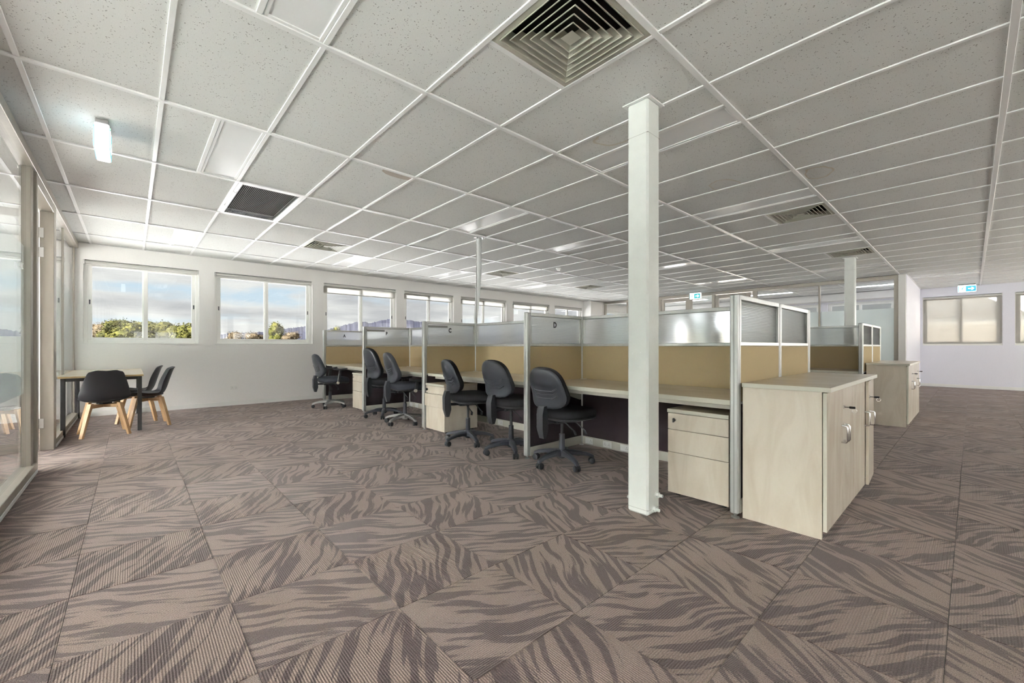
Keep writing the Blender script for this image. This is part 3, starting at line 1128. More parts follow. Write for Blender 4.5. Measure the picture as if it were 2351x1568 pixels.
def exit_sign(loc, rz, label, teal='sign_teal', arrow=1):
    """sign box hung below the ceiling; local x along the sign, faces +-y, z=0 at the ceiling"""
    root = thing('exit_sign', label, 'exit sign', loc, rz, group='hanging exit signs')
    L, Hh, D = .155, .2, .037
    MB().box(-L + .01, L - .01, -D + .004, D - .004, -.035, -.004, .004).build('canopy', 'plate_grey', root)
    MB().box(-L, L, -D, D, -Hh, -.035, .006).build('light_box', 'sign_white', root)
    MB().tube([(-L + .05, -D - .001, -.046), (-L + .05, -D - .005, -.046)], .005, 8).build('indicator_led', 'green_led', root)
    for s in (1, -1):
        y0, y1 = (-D - .0035, -D - .0005) if s == 1 else (D + .0005, D + .0035)
        yf = (-D - .0060, -D - .0030) if s == 1 else (D + .0030, D + .0060)
        f = MB().box(-L + .004, L - .004, y0, y1, -Hh + .008, -.058).build('sign_face', teal, root)
        MB().box(-L + .016, -.018, yf[0], yf[1], -Hh + .018, -.068).build('pictogram_field', 'sign_white', f)
        a = MB()
        cx, cz = .075, -.125
        pts = [(.05, 0), (.012, .038), (-.006, .038), (.018, .010), (-.055, .010), (-.055, -.010), (.018, -.010), (-.006, -.038), (.012, -.038)]
        a.prism([(cx + u * arrow, cz + v) for u, v in pts], 'y', yf[0], yf[1])
        a.build('arrow', 'sign_white', f)
        y2 = (-D - .0085, -D - .0055) if s == 1 else (D + .0055, D + .0085)
        r = MB()
        ox, oz = -.078, -.125
        r.prism([(ox + .018 + .011 * math.cos(k * PI / 5), oz + .036 + .011 * math.sin(k * PI / 5)) for k in range(10)], 'y', y2[0], y2[1])

        def limb(pts, w):
            for (p, q) in zip(pts, pts[1:]):
                dx, dz = q[0] - p[0], q[1] - p[1]
                l = math.hypot(dx, dz)
                nx, nz = -dz / l * w, dx / l * w
                r.prism([(ox + p[0] + nx, oz + p[1] + nz), (ox + q[0] + nx, oz + q[1] + nz), (ox + q[0] - nx, oz + q[1] - nz), (ox + p[0] - nx, oz + p[1] - nz)], 'y', y2[0], y2[1])
        limb([(.010, .024), (-.006, -.010)], .009)
        limb([(-.006, -.010), (.014, -.022), (.008, -.046)], .005)
        limb([(-.006, -.010), (-.022, -.030), (-.046, -.032)], .005)
        limb([(.010, .022), (.028, .006), (.040, .016)], .004)
        limb([(.008, .022), (-.020, .020), (-.028, .002)], .004)
        r.build('running_man', teal, f)
    return root


exit_sign((-.150, 4.14, CEIL - .004), PI / 2, 'brightly lit exit sign box hanging edge-on at upper left', 'sign_blue')
exit_sign((11.85, 5.29, CEIL - .004), -PI / 2, 'green running-man exit sign before the far glazed partition', arrow=1)
exit_sign((15.3, .088, CEIL - .004), -PI / 2, 'blue running-man exit sign before the lilac wall', 'sign_blue', arrow=1)
sd = thing('smoke_detector', 'small white smoke detector on the ceiling beyond the cable duct', 'detector', (6.3, 5.55, CEIL))
MB().tube([(0, 0, .004), (0, 0, -.012)], .05, 18).build('base', 'white_plastic', sd, smooth=40)
MB().tube([(0, 0, -.012), (0, 0, -.045)], [.038, .03], 18).build('head', 'white_plastic', sd, smooth=40)


# ------------------------------------------------------------------ desk screens
def text_mesh(ch, size, m):
    cu = bpy.data.curves.new('letter', 'FONT')
    cu.body = ch
    cu.size = size
    cu.extrude = .0012
    cu.offset = .0035
    cu.align_x = 'CENTER'
    cu.align_y = 'CENTER'
    o = bpy.data.objects.new('letter', cu)
    COL.objects.link(o)
    dg = bpy.context.evaluated_depsgraph_get()
    me = bpy.data.meshes.new_from_object(o.evaluated_get(dg))
    bpy.data.objects.remove(o)
    me.materials.append(M_[m])
    return me


SH = 1.385
PW = .05


def post(root, x, y=0.0, foot=True, h=SH):
    p = MB()
    p.box(x - PW / 2, x + PW / 2, y - PW / 2, y + PW / 2, .028, h, .007)
    po = p.build('post', 'screen_alu', root, smooth=30)
    for s in (-1, 1):
        MB().box(x - .003, x + .003, y + s * (PW / 2 - .0005), y + s * (PW / 2 + .001), .03, h - .002).build('groove', 'plate_grey', po)
        MB().box(x + s * (PW / 2 - .0005), x + s * (PW / 2 + .001), y - .003, y + .003, .03, h - .002).build('groove', 'plate_grey', po)
    if foot:
        MB().tube([(x, y, .001), (x, y, .006), (x, y, .012), (x, y, .03)], [.024, .024, .010, .010], 14).build('levelling_foot', 'satin_alu', root, smooth=40)


def outlet(root, x, y, z, s, n=2, w=.1):
    """power outlet on a kick plate, facing local -y (s=-1) or +y"""
    f = MB().box(x - w / 2, x + w / 2, min(y, y + s * .008), max(y, y + s * .008), z - .032, z + .032, .003).build('power_outlet', 'white_plastic', root)
    for k in range(n):
        cx = x - w / 4 + k * w / 2
        m = MB()
        for dx, dz, r in ((-.008, -.006, .5), (.008, -.006, -.5), (0, .010, 0)):
            q = MB().box(-.0012, .0012, -.0005, .0005, -.005, .005)
            q.xf(Matrix.Translation((cx + dx, y + s * .0083, z + dz)) @ Matrix.Rotation(r, 4, 'Y'))
            m.add(q.v, q.f)
        m.build('socket_slots', 'black_plastic', f)


def screen(loc, rz, L, label, p0=True, p1=False, letter=None, plate=False, outs=(), lowdark=(1, 1)):
    """desk screen along local +x from post centre to post centre; local -y is its left face"""
    root = thing('desk_screen', label, 'desk screen', loc, rz, 'workstation screens')
    x0, x1 = PW / 2 + .002, L - PW / 2 - .002
    t = .019
    if p0: post(root, 0)
    if p1: post(root, L)
    MB().box(x0, x1, -.022, .022, SH - .034, SH, .004).build('top_rail', 'screen_alu', root)
    MB().box(x0, x1, -.021, .021, 1.065, 1.092, .003).build('middle_rail', 'screen_alu', root)
    MB().box(x0, x1, -.020, .020, .700, .716, .003).build('lower_rail', 'screen_alu', root)
    for a in (x0, x1 - .018):
        MB().box(a, a + .018, -.020, .020, 1.092, SH - .034, .002).build('stile', 'screen_alu', root)
    MB().box(x0 + .016, x1 - .016, -.005, .005, 1.088, SH - .030).build('glazing', 'fluted_glazing', root)
    for s in (-1, 1):
        MB().box(x0, x1, s * .001, s * t, .716, 1.065, .003).build('fabric_panel', 'tan_fabric', root)
        MB().box(x0, x1, s * .001, s * (t - .002), .108, .700, .003).build('lower_fabric_panel', 'dark_fabric', root)
        k = MB().box(x0, x1, s * .001, s * (t + .002), .022, .106, .003).build('kick_plate', 'kick_beige', root)
    for (ox, s, n) in outs:
        outlet(root, ox, s * (t + .0025), .066, s, n)
    if letter:
        o = place('letter', text_mesh(letter, .078, 'letter_dark'), root, (.385, -.0085, 1.275))
        o.rotation_euler = (PI / 2, 0, 0)
        o.scale = (.8, 1, 1)
    if plate:
        MB().box(x0 + .02, x0 + .32, -.012, -.0055, 1.310, 1.338, .001).build('name_strip', 'plate_grey', root)
    return root


X0, XS, X1 = 2.775, 3.60, 4.425       # row 1: left posts, spine, right posts
YD = [.99, 2.84, 4.72, 6.60, 8.48]
screen((X0, YD[0], 0), 0, XS - X0, 'end screen behind the near cupboards, left wing with the tall front post')
screen((XS, YD[0], 0), 0, X1 - XS, 'end screen behind the near cupboards, right wing', True, True)
for k, (ch, pl) in enumerate((('D', False), ('C', True), ('B', True), ('A', False))):
    screen((X0, YD[k + 1], 0), 0, XS - X0, 'desk divider screen lettered %s on its ribbed glazing' % ch, letter=ch, plate=pl)
SPL = ['tan spine screen behind the nearest desk and the steel column', 'tan spine screen between the dividers lettered D and C',
       'tan spine screen between the dividers lettered C and B', 'tan spine screen between the dividers lettered B and A']
for k in range(4):
    L = YD[k + 1] - YD[k]
    outs = [(L - .12, 1, 1), (L - .345, 1, 2), (L - .55, 1, 1)] if k != 2 else [(L - .06 - .02, 1, 1), (L - .27, 1, 2)]
    if k == 1: outs = [(L - .33, 1, 2), (L - .56, 1, 1)]
    if k == 3: outs = [(L - .35, 1, 2)]
    screen((XS, YD[k], 0), PI / 2, L, SPL[k], p0=False, p1=True, outs=outs)
# right wings of the inner dividers of row 1
# row 2
Y2 = 1.02
A0, AS, A1 = 7.36, 8.16, 8.98
screen((A0, Y2, 0), 0, AS - A0, 'left wing of the second row end screen, behind the far cupboards')
screen((AS, Y2, 0), 0, A1 - AS, 'right wing of the second row end screen, behind the far cupboards', True, True)
screen((AS, Y2, 0), PI / 2, 1.85, 'tan spine screen of the second workstation row', p0=False, p1=True, outs=[(1.4, 1, 2)])
screen((A0, Y2 + 1.85, 0), 0, AS - A0, 'divider screen farther back in the second workstation row')


# ------------------------------------------------------------------ worktops
def worktop(x0, x1, y0, y1, label):
    root = thing('desk_worktop', label, 'desk', (x0, y0, 0), group='workstation worktops')
    w, l = x1 - x0, y1 - y0
    MB().box(.003, w, .002, l - .002, .687, .72, .002).build('top', 'maple_flat', root)
    MB().box(.0, .0028, .002, l - .002, .688, .7195, .001).build('edge_band', 'edge_band', root)
    MB().box(.09, .115, .03, l - .03, .648, .6865, .003).build('support_beam', 'kick_beige', root)
    for y in (.012, l - .016):
        MB().prism([(.1, .686), (w - .03, .686), (w - .03, .50), (w - .06, .50)], 'y', y, y + .004).build('bracket', 'kick_beige', root)
    MB().tube([(w - .05, l - .06, .7195), (w - .05, l - .06, .7225)], .035, 16).build('cable_grommet', 'edge_band', root)
    return root


DL2 = ['maple worktop of the nearest workstation, behind the steel column', 'maple worktop between the dividers lettered D and C',
       'maple worktop between the dividers lettered C and B', 'maple worktop between the dividers lettered B and A']
for k in range(4):
    worktop(2.812, XS - .022, YD[k] + .022, YD[k + 1] - .022, DL2[k])
worktop(A0 + .04, AS - .022, Y2 + .022, Y2 + 1.85 - .022, 'maple worktop of the second workstation row, by the far end screen')


# ------------------------------------------------------------------ drawer pedestals
def pedestal(x, y0, label, w=.415, d=.5, h=.62, key=True, out=-1):
    root = thing('drawer_pedestal', label, 'drawer unit', (x, y0, 0), group='maple drawer pedestals')
    MB().box(.018, d, .006, w - .006, .03, h - .028, .002).build('carcass', 'maple', root)
    MB().box(-.004, d, 0, w, h - .026, h, .003).build('top', 'maple_flat', root)
    MB().box(-.0068, -.0042, 0, w, h - .0255, h - .0005, .001).build('edge_band', 'edge_band', root)
    for k, (a, b) in enumerate(((.03, .314), (.318, .474), (.478, h - .030))):
        s = -.022 if k == out else 0
        dr = MB().box(s, s + .0175, .002, w - .002, a, b, .0015).build('drawer_front', 'maple', root)
        if k == 2:
            m = MB().tube([(s, w - .055, b - .045), (s - .012, w - .055, b - .045)], .010, 12)
            lk_ = m.build('lock', 'chrome', dr, smooth=40)
            if key:
                MB().box(s - .035, s - .012, w - .058, w - .052, b - .06, b - .03, .002).build('key', 'key_black', dr)
    for (a, b) in ((.06, .05), (.06, w - .05), (d - .06, .05), (d - .06, w - .05)):
        MB().tube([(a, b - .012, .0165), (a, b + .012, .0165)], .016, 12).build('castor', 'black_plastic', root, smooth=40)
    return root


pedestal(2.832, 1.048, 'maple drawer pedestal under the nearest desk with a black key')
pedestal(2.775, 4.255, 'maple drawer pedestal below divider C with its middle drawer ajar', h=.60, out=1, w=.425)
pedestal(2.79, 6.69, 'maple drawer pedestal below the worktop between B and A', w=.42, key=False)


# ------------------------------------------------------------------ cupboards
def cupboard(x, y, label, w=.8, d=.425, h=.81, ajar=(0, 0), keyside=0):
    """local: front faces -y at y=0; x along the front"""
    root = thing('cupboard', label, 'cupboard', (x, y, 0), group='maple office cupboards')
    t = .018
    b = MB()
    b.box(0, t, .022, d, 0, h, .001).box(w - t, w, .022, d, 0, h, .001).box(t, w - t, d - t, d, 0, h)
    b.box(t, w - t, .03, d - t, .04, .058).box(t, w - t, .024, d - t, h - t, h).box(t, w - t, .05, .066, 0, .04)
    b.build('carcass', 'maple', root)
    for k in range(2):
        a0, a1 = (.002, w / 2 - .0015) if k == 0 else (w / 2 + .0015, w - .002)
        dr = MB().box(a0, a1, 0, .018, .045, h - .004, .0015).build('door', 'maple', root)
        MB().box(a0 - .001 if k == 0 else a1 - .001, a0 + .001 if k == 0 else a1 + .001, .0008, .0172, .046, h - .005).build('edge_band', 'edge_band', dr)
        hx = w / 2 - .035 if k == 0 else w / 2 + .035
        MB().tube([(hx, -.001, .485), (hx, -.026, .487), (hx, -.030, .495), (hx, -.030, .575), (hx, -.026, .583), (hx, -.001, .585)], .0055, 8).build('handle', 'chrome', dr, smooth=50)
        if k == keyside:
            m = MB().tube([(hx, 0, .69), (hx, -.006, .69)], .012, 12).build('lock', 'chrome', dr, smooth=40)
            kk = MB().tube([(hx, -.006, .69), (hx, -.03, .69)], .0025, 6)
            kk.box(hx - .003, hx + .003, -.058, -.028, .683, .697, .002)
            kk.build('key', 'key_black', dr)
            ring = [(hx, -.053 + .012 * math.sin(q * PI / 6), .672 + .012 * math.cos(q * PI / 6)) for q in range(13)]
            MB().tube(ring, .0012, 5).build('key_ring', 'chrome', dr)
        if ajar[k]:
            # swing about the hinge edge
            hxx = 0.0 if k == 0 else w
            dr.location = (hxx, .009, 0)
            dr.data.transform(Matrix.Translation((-hxx, -.009, 0)))
            for c in dr.children:
                c.data.transform(Matrix.Translation((-hxx, -.009, 0)))
            dr.rotation_euler = (0, 0, R(ajar[k]))
    return root


def cup_top(x, y, label, w=1.63, d=.47):
    root = thing('maple_countertop', label, 'worktop', (x, y, .811), group='cupboard tops')
    MB().box(0, w, .003, d, 0, .026, .002).build('board', 'maple_flat', root)
    MB().box(0, w, 0, .003, .0005, .0255, .001).build('edge_band', 'edge_band', root)
    MB().box(-.003, 0, 0, d, .0005, .0255, .001).build('edge_band', 'edge_band', root)


cupboard(2.80, .532, 'near maple cupboard, left of the front pair, keys in its lock', keyside=1)
cupboard(3.602, .532, 'near maple cupboard, right of the front pair, right door ajar', ajar=(0, 3.0), keyside=1)
cup_top(2.788, .512, 'long maple top across the two near cupboards', w=1.635, d=.445)
cupboard(7.50, .558, 'far maple cupboard, left of the pair by the second row', keyside=1)
cupboard(8.302, .558, 'far maple cupboard, right of the pair by the second row', keyside=1)
cup_top(7.488, .545, 'long maple top across the two far cupboards', w=1.635, d=.44)


# ------------------------------------------------------------------ task chairs
def superel(a, b, n, pts=28, skew=0.0, bot=None):
    o = []
    for k in range(pts):
        t = 2 * PI * k / pts
        c, s = math.cos(t), math.sin(t)
        e = n if (bot is None or s > 0) else bot
        u = a * math.copysign(abs(c) ** (2 / e), c)
        v = b * math.copysign(abs(s) ** (2 / e), s)
        u *= 1 + skew * v / b
        o.append((u, v))
    return o


def pillow(outline, rings, fn):
    """closed cushion: rings = [(scale, depth)], fn(u,v,d)->xyz"""
    return MB().loft([[fn(u * s, v * s, d) for u, v in outline] for s, d in rings])


def task_chair(loc, rz, base_rz, label, dz=0.0, bh=.185, bw=.205, arms=False, silver=False, fab='black_fabric', style=0, armh=.205):
    root = thing('task_chair', label, 'chair', loc, rz, 'swivel task chairs')
    lm = 'satin_alu' if silver else 'grey_plastic'
    # five-star base
    hub = MB().tube([(0, 0, .055), (0, 0, .07), (0, 0, .125), (0, 0, .135)], [.028, .042, .042, .034], 18).build('base_hub', 'grey_plastic' if not silver else 'satin_alu', root, smooth=40)
    leg = MB()
    st = [(.025, .132, .075, .030), (.09, .128, .085, .027), (.17, .116, .083, .024), (.235, .100, .072, .021), (.275, .085, .056, .019), (.288, .078, .052, .014)]
    rings = []
    for r, zt, zb, w in st:
        c = min(w, (zt - zb) / 2) * .55
        rings.append([(r, -w, zb + c * .4), (r, -w + c * .4, zb), (r, w - c * .4, zb), (r, w, zb + c * .4), (r, w, zt - c), (r, w - c, zt), (r, -w + c, zt), (r, -w, zt - c)])
    leg.loft(rings)
    lme = leg.mesh('base_leg', lm, 35)
    cs = MB()
    for s in (-1, 1):
        cs.tube([(.276 - .006, s * .006, .028), (.276 - .006, s * .010, .028), (.276 - .006, s * .024, .028), (.276 - .006, s * .027, .028)], [.024, .0275, .0275, .022], 16)
    cs.tube([(.276, 0, .028), (.276, 0, .06)], .008, 8)
    hood = [(.276 + .030 * math.cos(q) - .006, .030 * math.sin(q) + .030) for q in [R(d) for d in range(10, 176, 15)]]
    cs.loft([[(x, -.006, z) for x, z in hood] + [(x, -.006, z - .004) for x, z in hood[::-1]],
             [(x, .006, z) for x, z in hood] + [(x, .006, z - .004) for x, z in hood[::-1]]])
    cme = cs.mesh('castor', 'black_plastic', 40)
    for k in range(5):
        l = place('base_leg', lme, root, (0, 0, 0), base_rz + k * 2 * PI / 5)
        place('castor', cme, l)
    MB().tube([(0, 0, .13), (0, 0, .27), (0, 0, .275)], [.027, .025, .02], 18).build('column_sleeve', 'grey_plastic', root, smooth=40)
    MB().tube([(0, 0, .27), (0, 0, .38 + dz)], .014 if not style else .018, 14).build('gas_lift', 'black_plastic', root, smooth=40)
    mz = .375 + dz
    MB().box(-.12, .10, -.055, .055, mz, mz + .045, .012).build('tilt_mechanism', 'black_plastic', root)
    for k, (y, bx) in enumerate(((-.10, -.05), (-.13, .05))):
        m = MB().tube([(bx, -.04, mz + .02), (bx - .005, y, mz + .012), (bx + .03, y - .07, mz - .055)], .006, 8)
        lv = m.build('lever', 'black_plastic', root, smooth=50)
        q = MB().box(-.012, .012, -.05, .0, -.005, .005, .004)
        q.xf(Matrix.Translation((bx + .03, y - .065, mz - .052)) @ Matrix.Rotation(R(38), 4, 'X') @ Matrix.Rotation(R(-25), 4, 'Z'))
        q.build('lever_paddle', 'black_plastic', lv)
    # seat
    sz = .425 + dz
    out = superel(.245, .235, 3.2, 32)

    def sfn(u, v, d):
        x = u + .06
        wf = -.018 * max(0, (x - .12) / .16) ** 2
        side = -.012 * (abs(v) / .235) ** 2
        return (x, v, sz + d + wf + (side if d > .03 else 0) + (.012 * (abs(v) / .235) ** 2 if d > .06 else 0))
    pillow(out, [(.80, .0), (.95, .006), (.985, .02), (1.0, .045), (.985, .07), (.93, .085), (.80, .092), (.5, .090), (.15, .088)], sfn).build('seat_cushion', fab, root, smooth=50)
    pillow(out, [(.6, -.022), (.84, -.018), (.96, -.004), (.965, .008)], sfn).build('seat_pan', 'black_plastic', root, smooth=50)
    # back: tilted about y
    bz = .515 + dz + bh
    tilt = R(-9)
    o2 = superel(bw, bh, 2.7, 36, skew=-.10, bot=4.0) if style == 0 else superel(bw, bh, 2.5, 36, skew=-.16, bot=3.4)
    bx = -.235

    def bfn(u, v, d):
        curve = 1.15 * u * u           # sides wrap forward
        lum = .026 * math.exp(-((v + bh * .45) / .09) ** 2)
        x = d + curve + lum
        cs_, sn = math.cos(tilt), math.sin(tilt)
        X = x * cs_ + v * sn
        Z = -x * sn + v * cs_
        return (bx + X, u, bz + Z)
    pillow(o2, [(.1, .045), (.6, .048), (.85, .045), (.96, .034), (1.0, .015), (1.0, -.004), (.985, -.012)], bfn).build('back_cushion', fab, root, smooth=50)
    sh = pillow(o2, [(.975, -.008), (.97, -.020), (.93, -.027), (.86, -.030), (.5, -.032), (.1, -.032)], bfn).build('back_shell', 'grey_plastic' if fab == 'black_fabric' else 'grey_plastic', root, smooth=50)
    for k in range(3 if style == 0 else 4):
        v0 = -bh * .12 - k * (.034 if style == 0 else .026)
        wv = bw * (.74 - (.02 * k if style == 0 else .03 * k))
        pth = []
        for q in range(-6, 7):
            u = wv * q / 6
            if style == 0:
                up = max(0, abs(q) - 4) * .013
            else:
                up = .03 * (abs(q) / 6) ** 2.4
            pth.append(bfn(u, v0 + up, -.0325))
        MB().tube(pth, .006, 6).build('rib', 'grey_plastic', sh, smooth=60)
    # back bar and housing
    hb = MB()
    z1, z0 = .545 + dz, .265 + dz
    hb.loft([[(-.262, -.036, z1), (-.262, .036, z1), (-.225, .030, z1), (-.225, -.030, z1)],
             [(-.283, -.038, z1 - .07), (-.283, .038, z1 - .07), (-.215, .032, z1 - .07), (-.215, -.032, z1 - .07)],
             [(-.280, -.037, z0 + .08), (-.280, .037, z0 + .08), (-.205, .032, z0 + .08), (-.205, -.032, z0 + .08)],
             [(-.258, -.028, z0), (-.258, .028, z0), (-.225, .024, z0), (-.225, -.024, z0)]])
    hb.build('back_bar', 'black_plastic' if style == 0 else 'grey_plastic', root, smooth=30)
    MB().box(-.215, -.08, -.03, .03, mz + .008, mz + .034, .006).build('back_link', 'black_plastic', root)
    kn = MB().tube([(-.245, .03, mz - .012), (-.245, .055, mz - .012), (-.245, .058, mz - .012)], [.022, .022, .016], 10).build('adjust_knob', 'grey_plastic', root, smooth=40)
    if arms:
        for s in (-1, 1):
            ar = MB().box(.02, .07, s * .20, s * .268, sz - .026, sz - .008, .004).build('arm_bracket', 'black_plastic', root)
            q = MB().box(-.022, .022, -.014, .014, 0, armh + .03, .007)
            q.xf(Matrix.Translation((.05, s * .268, sz - .02)) @ Matrix.Rotation(R(10), 4, 'Y'))
            q.build('arm_post', 'black_plastic', root)
            MB().tube([(.045, s * .27, sz - .005), (.045, s * .292, sz - .005)], .022, 14).build('arm_knob', 'pale_knob', root, smooth=40)
            pd = superel(.125, .042, 2.6, 22)
            pillow(pd, [(.8, 0), (1, .006), (1, .016), (.9, .026), (.3, .030)], lambda u, v, d, s=s: (u + .085, v + s * .268, sz + armh + d + .02 * (u / .125) ** 2)).build('arm_pad', 'black_plastic', root, smooth=50)
    return root


task_chair((2.885, 2.50, 0), R(-2), R(178), 'black task chair in the nearest bay, in front of divider D')
task_chair((2.82, 3.115, 0), R(-2), R(167), 'black task chair directly left of divider D', dz=.05, bw=.20)
task_chair((2.756, 3.756, 0), R(-14), R(196), 'black task chair turned beside the pedestal below divider C', dz=.04, bw=.19)
task_chair((2.835, 6.0, 0), R(2), R(166), 'tall-backed black task chair nearest the divider lettered B', dz=.06, bh=.235, bw=.205)
task_chair((2.81, 5.30, 0), R(-8), R(207), 'grey task chair with silver base just left of divider C', dz=.05, bh=.21, bw=.195, arms=True, silver=True, fab='navy_fabric', style=1, armh=.115)
task_chair((2.58, 7.586, 0), R(-2), R(165), 'armed task chair with silver base, leftmost, by the letter A bay', dz=.02, bh=.20, bw=.195, arms=True, silver=True, fab='navy_fabric', style=1)

# ------------------------------------------------------------------ meeting table and shell chairs
tb = thing('meeting_table', 'small meeting table with pale top and black square legs', 'table', (-.625, 7.06, 0))
TW, TLn, TH = .735, 1.915, .712
MB().box(0, TW, 0, TLn, TH - .022, TH, .002).build('table_top', 'maple_flat', tb)
for q in ((0, TW, -.002, 0), (0, TW, TLn, TLn + .002), (-.002, 0, 0, TLn), (TW, TW + .002, 0, TLn)):
    MB().box(*q, TH - .0215, TH - .0005).build('edge_band', 'ply_edge', tb)
lw = .042
for x in (.012, TW - .012 - lw):
    for y in (.045, TLn - .045 - lw):
        MB().box(x, x + lw, y, y + lw, .001, TH - .023, .003).build('leg', 'black_metal', tb)
for y in (.045, TLn - .045 - lw):
    MB().box(.012 + lw, TW - .012 - lw, y + .005, y + lw - .005, TH - .062, TH - .023, .002).build('rail', 'black_metal', tb)
for x in (.012, TW - .012 - lw):
    MB().box(x + .005, x + lw - .005, .045 + lw, TLn - .045 - lw, TH - .062, TH - .023, .002).build('rail', 'black_metal', tb)


def shell_chair(loc, rz, label):
    """local forward = +x"""
    root = thing('shell_chair', label, 'chair', loc, rz, 'black shell chairs at the meeting table')
    prof = [(.225, .410, .175), (.215, .423, .20), (.15, .420, .222), (.06, .402, .232), (-.03, .390, .236), (-.10, .392, .236), (-.155, .422, .230),
            (-.190, .485, .220), (-.215, .58, .200), (-.238, .66, .178), (-.258, .735, .158), (-.272, .775, .140), (-.288, .790, .120)]
    N = 12
    V, Fc = [], []
    for k, (x, z, w) in enumerate(prof):
        t = k / (len(prof) - 1)
        for q in range(N + 1):
            s = -1 + 2 * q / N
            up = .055 * abs(s) ** 3 if t < .5 else .055 * abs(s) ** 3 * max(0, 1 - (t - .5) * 2)
            fwd = 0 if t < .4 else .075 * abs(s) ** 2.2 * min(1, (t - .4) / .2) * (1 - .55 * max(0, (t - .6) / .4))
            dip = 0
            if k >= len(prof) - 3:
                dip = -.012 * (1 - abs(s)) ** 1 - .030 * abs(s) ** 8 * (k - len(prof) + 3) / 2
            if k < 2:
                up *= .3
            V.append((x + fwd, s * w, z + up + dip))
    for k in range(len(prof) - 1):
        for q in range(N):
            a = k * (N + 1) + q
            Fc.append((a, a + 1, a + N + 2, a + N + 1))
    me = bpy.data.meshes.new('shell')
    me.from_pydata(V, [], Fc)
    me.materials.append(M_['shell_black'])
    me.shade_smooth()
    o = place('shell', me, root)
    md = o.modifiers.new('thickness', 'SOLIDIFY')
    md.thickness = .007
    md.offset = 0
    sb = o.modifiers.new('smooth', 'SUBSURF')
    sb.levels = 1
    sb.render_levels = 2
    pillow(superel(.185, .19, 3, 28), [(.9, .0), (1, .012), (.97, .026), (.85, .034), (.3, .036)], lambda u, v, d: (u + .025, v, .402 + d + .02 * (abs(v) / .19) ** 2)).build('seat_pad', 'black_plastic', root, smooth=50)
    for sx in (-1, 1):
        for sy in (-1, 1):
            tx, ty, bx, by = sx * .125, sy * .125, sx * .205, sy * .205
            m = MB()
            d = Vector((sx, sy, 0)).normalized()
            e = Vector((-d.y, d.x, 0))
            rr = []
            for (cx, cyy, z, a, b_) in ((bx, by, .001, .012, .018), ((bx + tx) / 2, (by + ty) / 2, .2, .015, .020), (tx, ty, .385, .017, .022)):
                rr.append([(Vector((cx, cyy, z)) + p * a * d + q * b_ * e) for p, q in ((-1, -1), (1, -1), (1, 1), (-1, 1))])
            m.loft(rr)
            m.build('leg', 'beech', root)
    for sg in (1, -1):
        c = MB().box(-.165, .165, -.014, .014, .330, .368, .003)
        c.xf(Matrix.Rotation(sg * PI / 4, 4, 'Z') @ Matrix.Translation((0, 0, .0 if sg == 1 else .001)))
        c.build('cross_bar', 'beech', root)
    MB().tube([(0, 0, .369), (0, 0, .388)], .07, 14).build('mount', 'black_metal', root)
    return root


shell_chair((-.245, 7.09, 0), R(90 + 6), 'black shell chair with timber legs at the table end, its back toward us')
shell_chair((.165, 7.50, 0), R(180 + 3), 'black shell chair with timber legs, nearer of the two along the table side')
shell_chair((.060, 8.07, 0), R(180 - 2), 'black shell chair with timber legs, farther of the two along the table side')

# ------------------------------------------------------------------ hanging cable duct
fd = thing('cable_duct', 'wrapped silver cable duct hanging from the ceiling onto divider C', 'cable duct', (3.655, 4.74, 0))
top = Vector((0.02, 0.0, CEIL - .002))
pts = [(0.02, 0, CEIL - .003), (.02, 0, 2.4), (.018, .0, 2.2), (.012, .002, 2.02), (.004, .004, 1.86), (-.010, .004, 1.72), (-.028, .002, 1.58), (-.042, 0, 1.47), (-.052, -.02, 1.388)]
pp = []
for a, b in zip(pts, pts[1:]):
    for q in range(8):
        pp.append(Vector(a).lerp(Vector(b), q / 8))
pp.append(Vector(pts[-1]))
rs = [(.036 - .016 * (k / len(pp)) ** 2) * (1 + (.09 if k % 2 else -.05)) for k in range(len(pp))]
MB().tube(pp, rs, 14).build('sleeve', 'flex_foil', fd, smooth=30)
hel = []
for k, p in enumerate(pp):
    t = k / len(pp)
    an = 2.2 + t * 2.4
    hel.append(p + Vector((math.cos(an), math.sin(an), 0)) * (rs[k] + .001))
MB().tube(hel, .006, 6).build('cable', 'plate_grey', fd, smooth=50)
MB().tube([(.02, 0, CEIL - .012), (.02, 0, CEIL - .004)], .075, 20).build('ceiling_flange', 'satin_alu', fd, smooth=40)
for k in range(4):
    an = k * PI / 2 + .5
    q = Vector((.02 + .065 * math.cos(an), .065 * math.sin(an), CEIL - .03))
    MB().tube([q, q + Vector((0, 0, .02))], .008, 8).build('flange_clip', 'satin_alu', fd)

# wall outlet on the window wall
wo_ = thing('wall_outlet', 'white double power outlet low on the window wall', 'outlet', (1.376, YW, .318))
outlet(wo_, 0, -.0005, 0, -1, 2, .115)

# ------------------------------------------------------------------ outside: ground, trees, hills, neighbour
GZ = -0.8  # ground raised so more sunlit surface bounces light through the windows
gnd = tag(MB().box(-400, 500, -300, 900, GZ - .5, GZ).build('ground_outside', 'concrete'), 'unseen ground outside, set high to bounce sunlight indoors', 'ground', kind='structure')
tag(MB().box(6.0, XR + .24, YB - .24, 0.2, CEIL + .5, 19.0).build('wall_shade_block', 'ext_wall'), 'unseen block added above the office to shade the neighbouring building', 'wall', kind='structure')  # unseen block added to cast shade on the neighbouring building
tag(MB().box(XL - .24, XR + .24, YB - .24, YW + .24, GZ, -.305).build('wall_plinth', 'ext_wall'), 'plinth below the office floor', 'wall', kind='structure')


def px(x, y, dist):
    d = Vector((math.sin(ang) * 960.7 + math.cos(ang) * (x - 1175.5), math.cos(ang) * 960.7 - math.sin(ang) * (x - 1175.5), 796 - y))
    f = d.xy.length
    return Vector((d.x / f * dist, d.y / f * dist, CAM_H + d.z / f * dist))


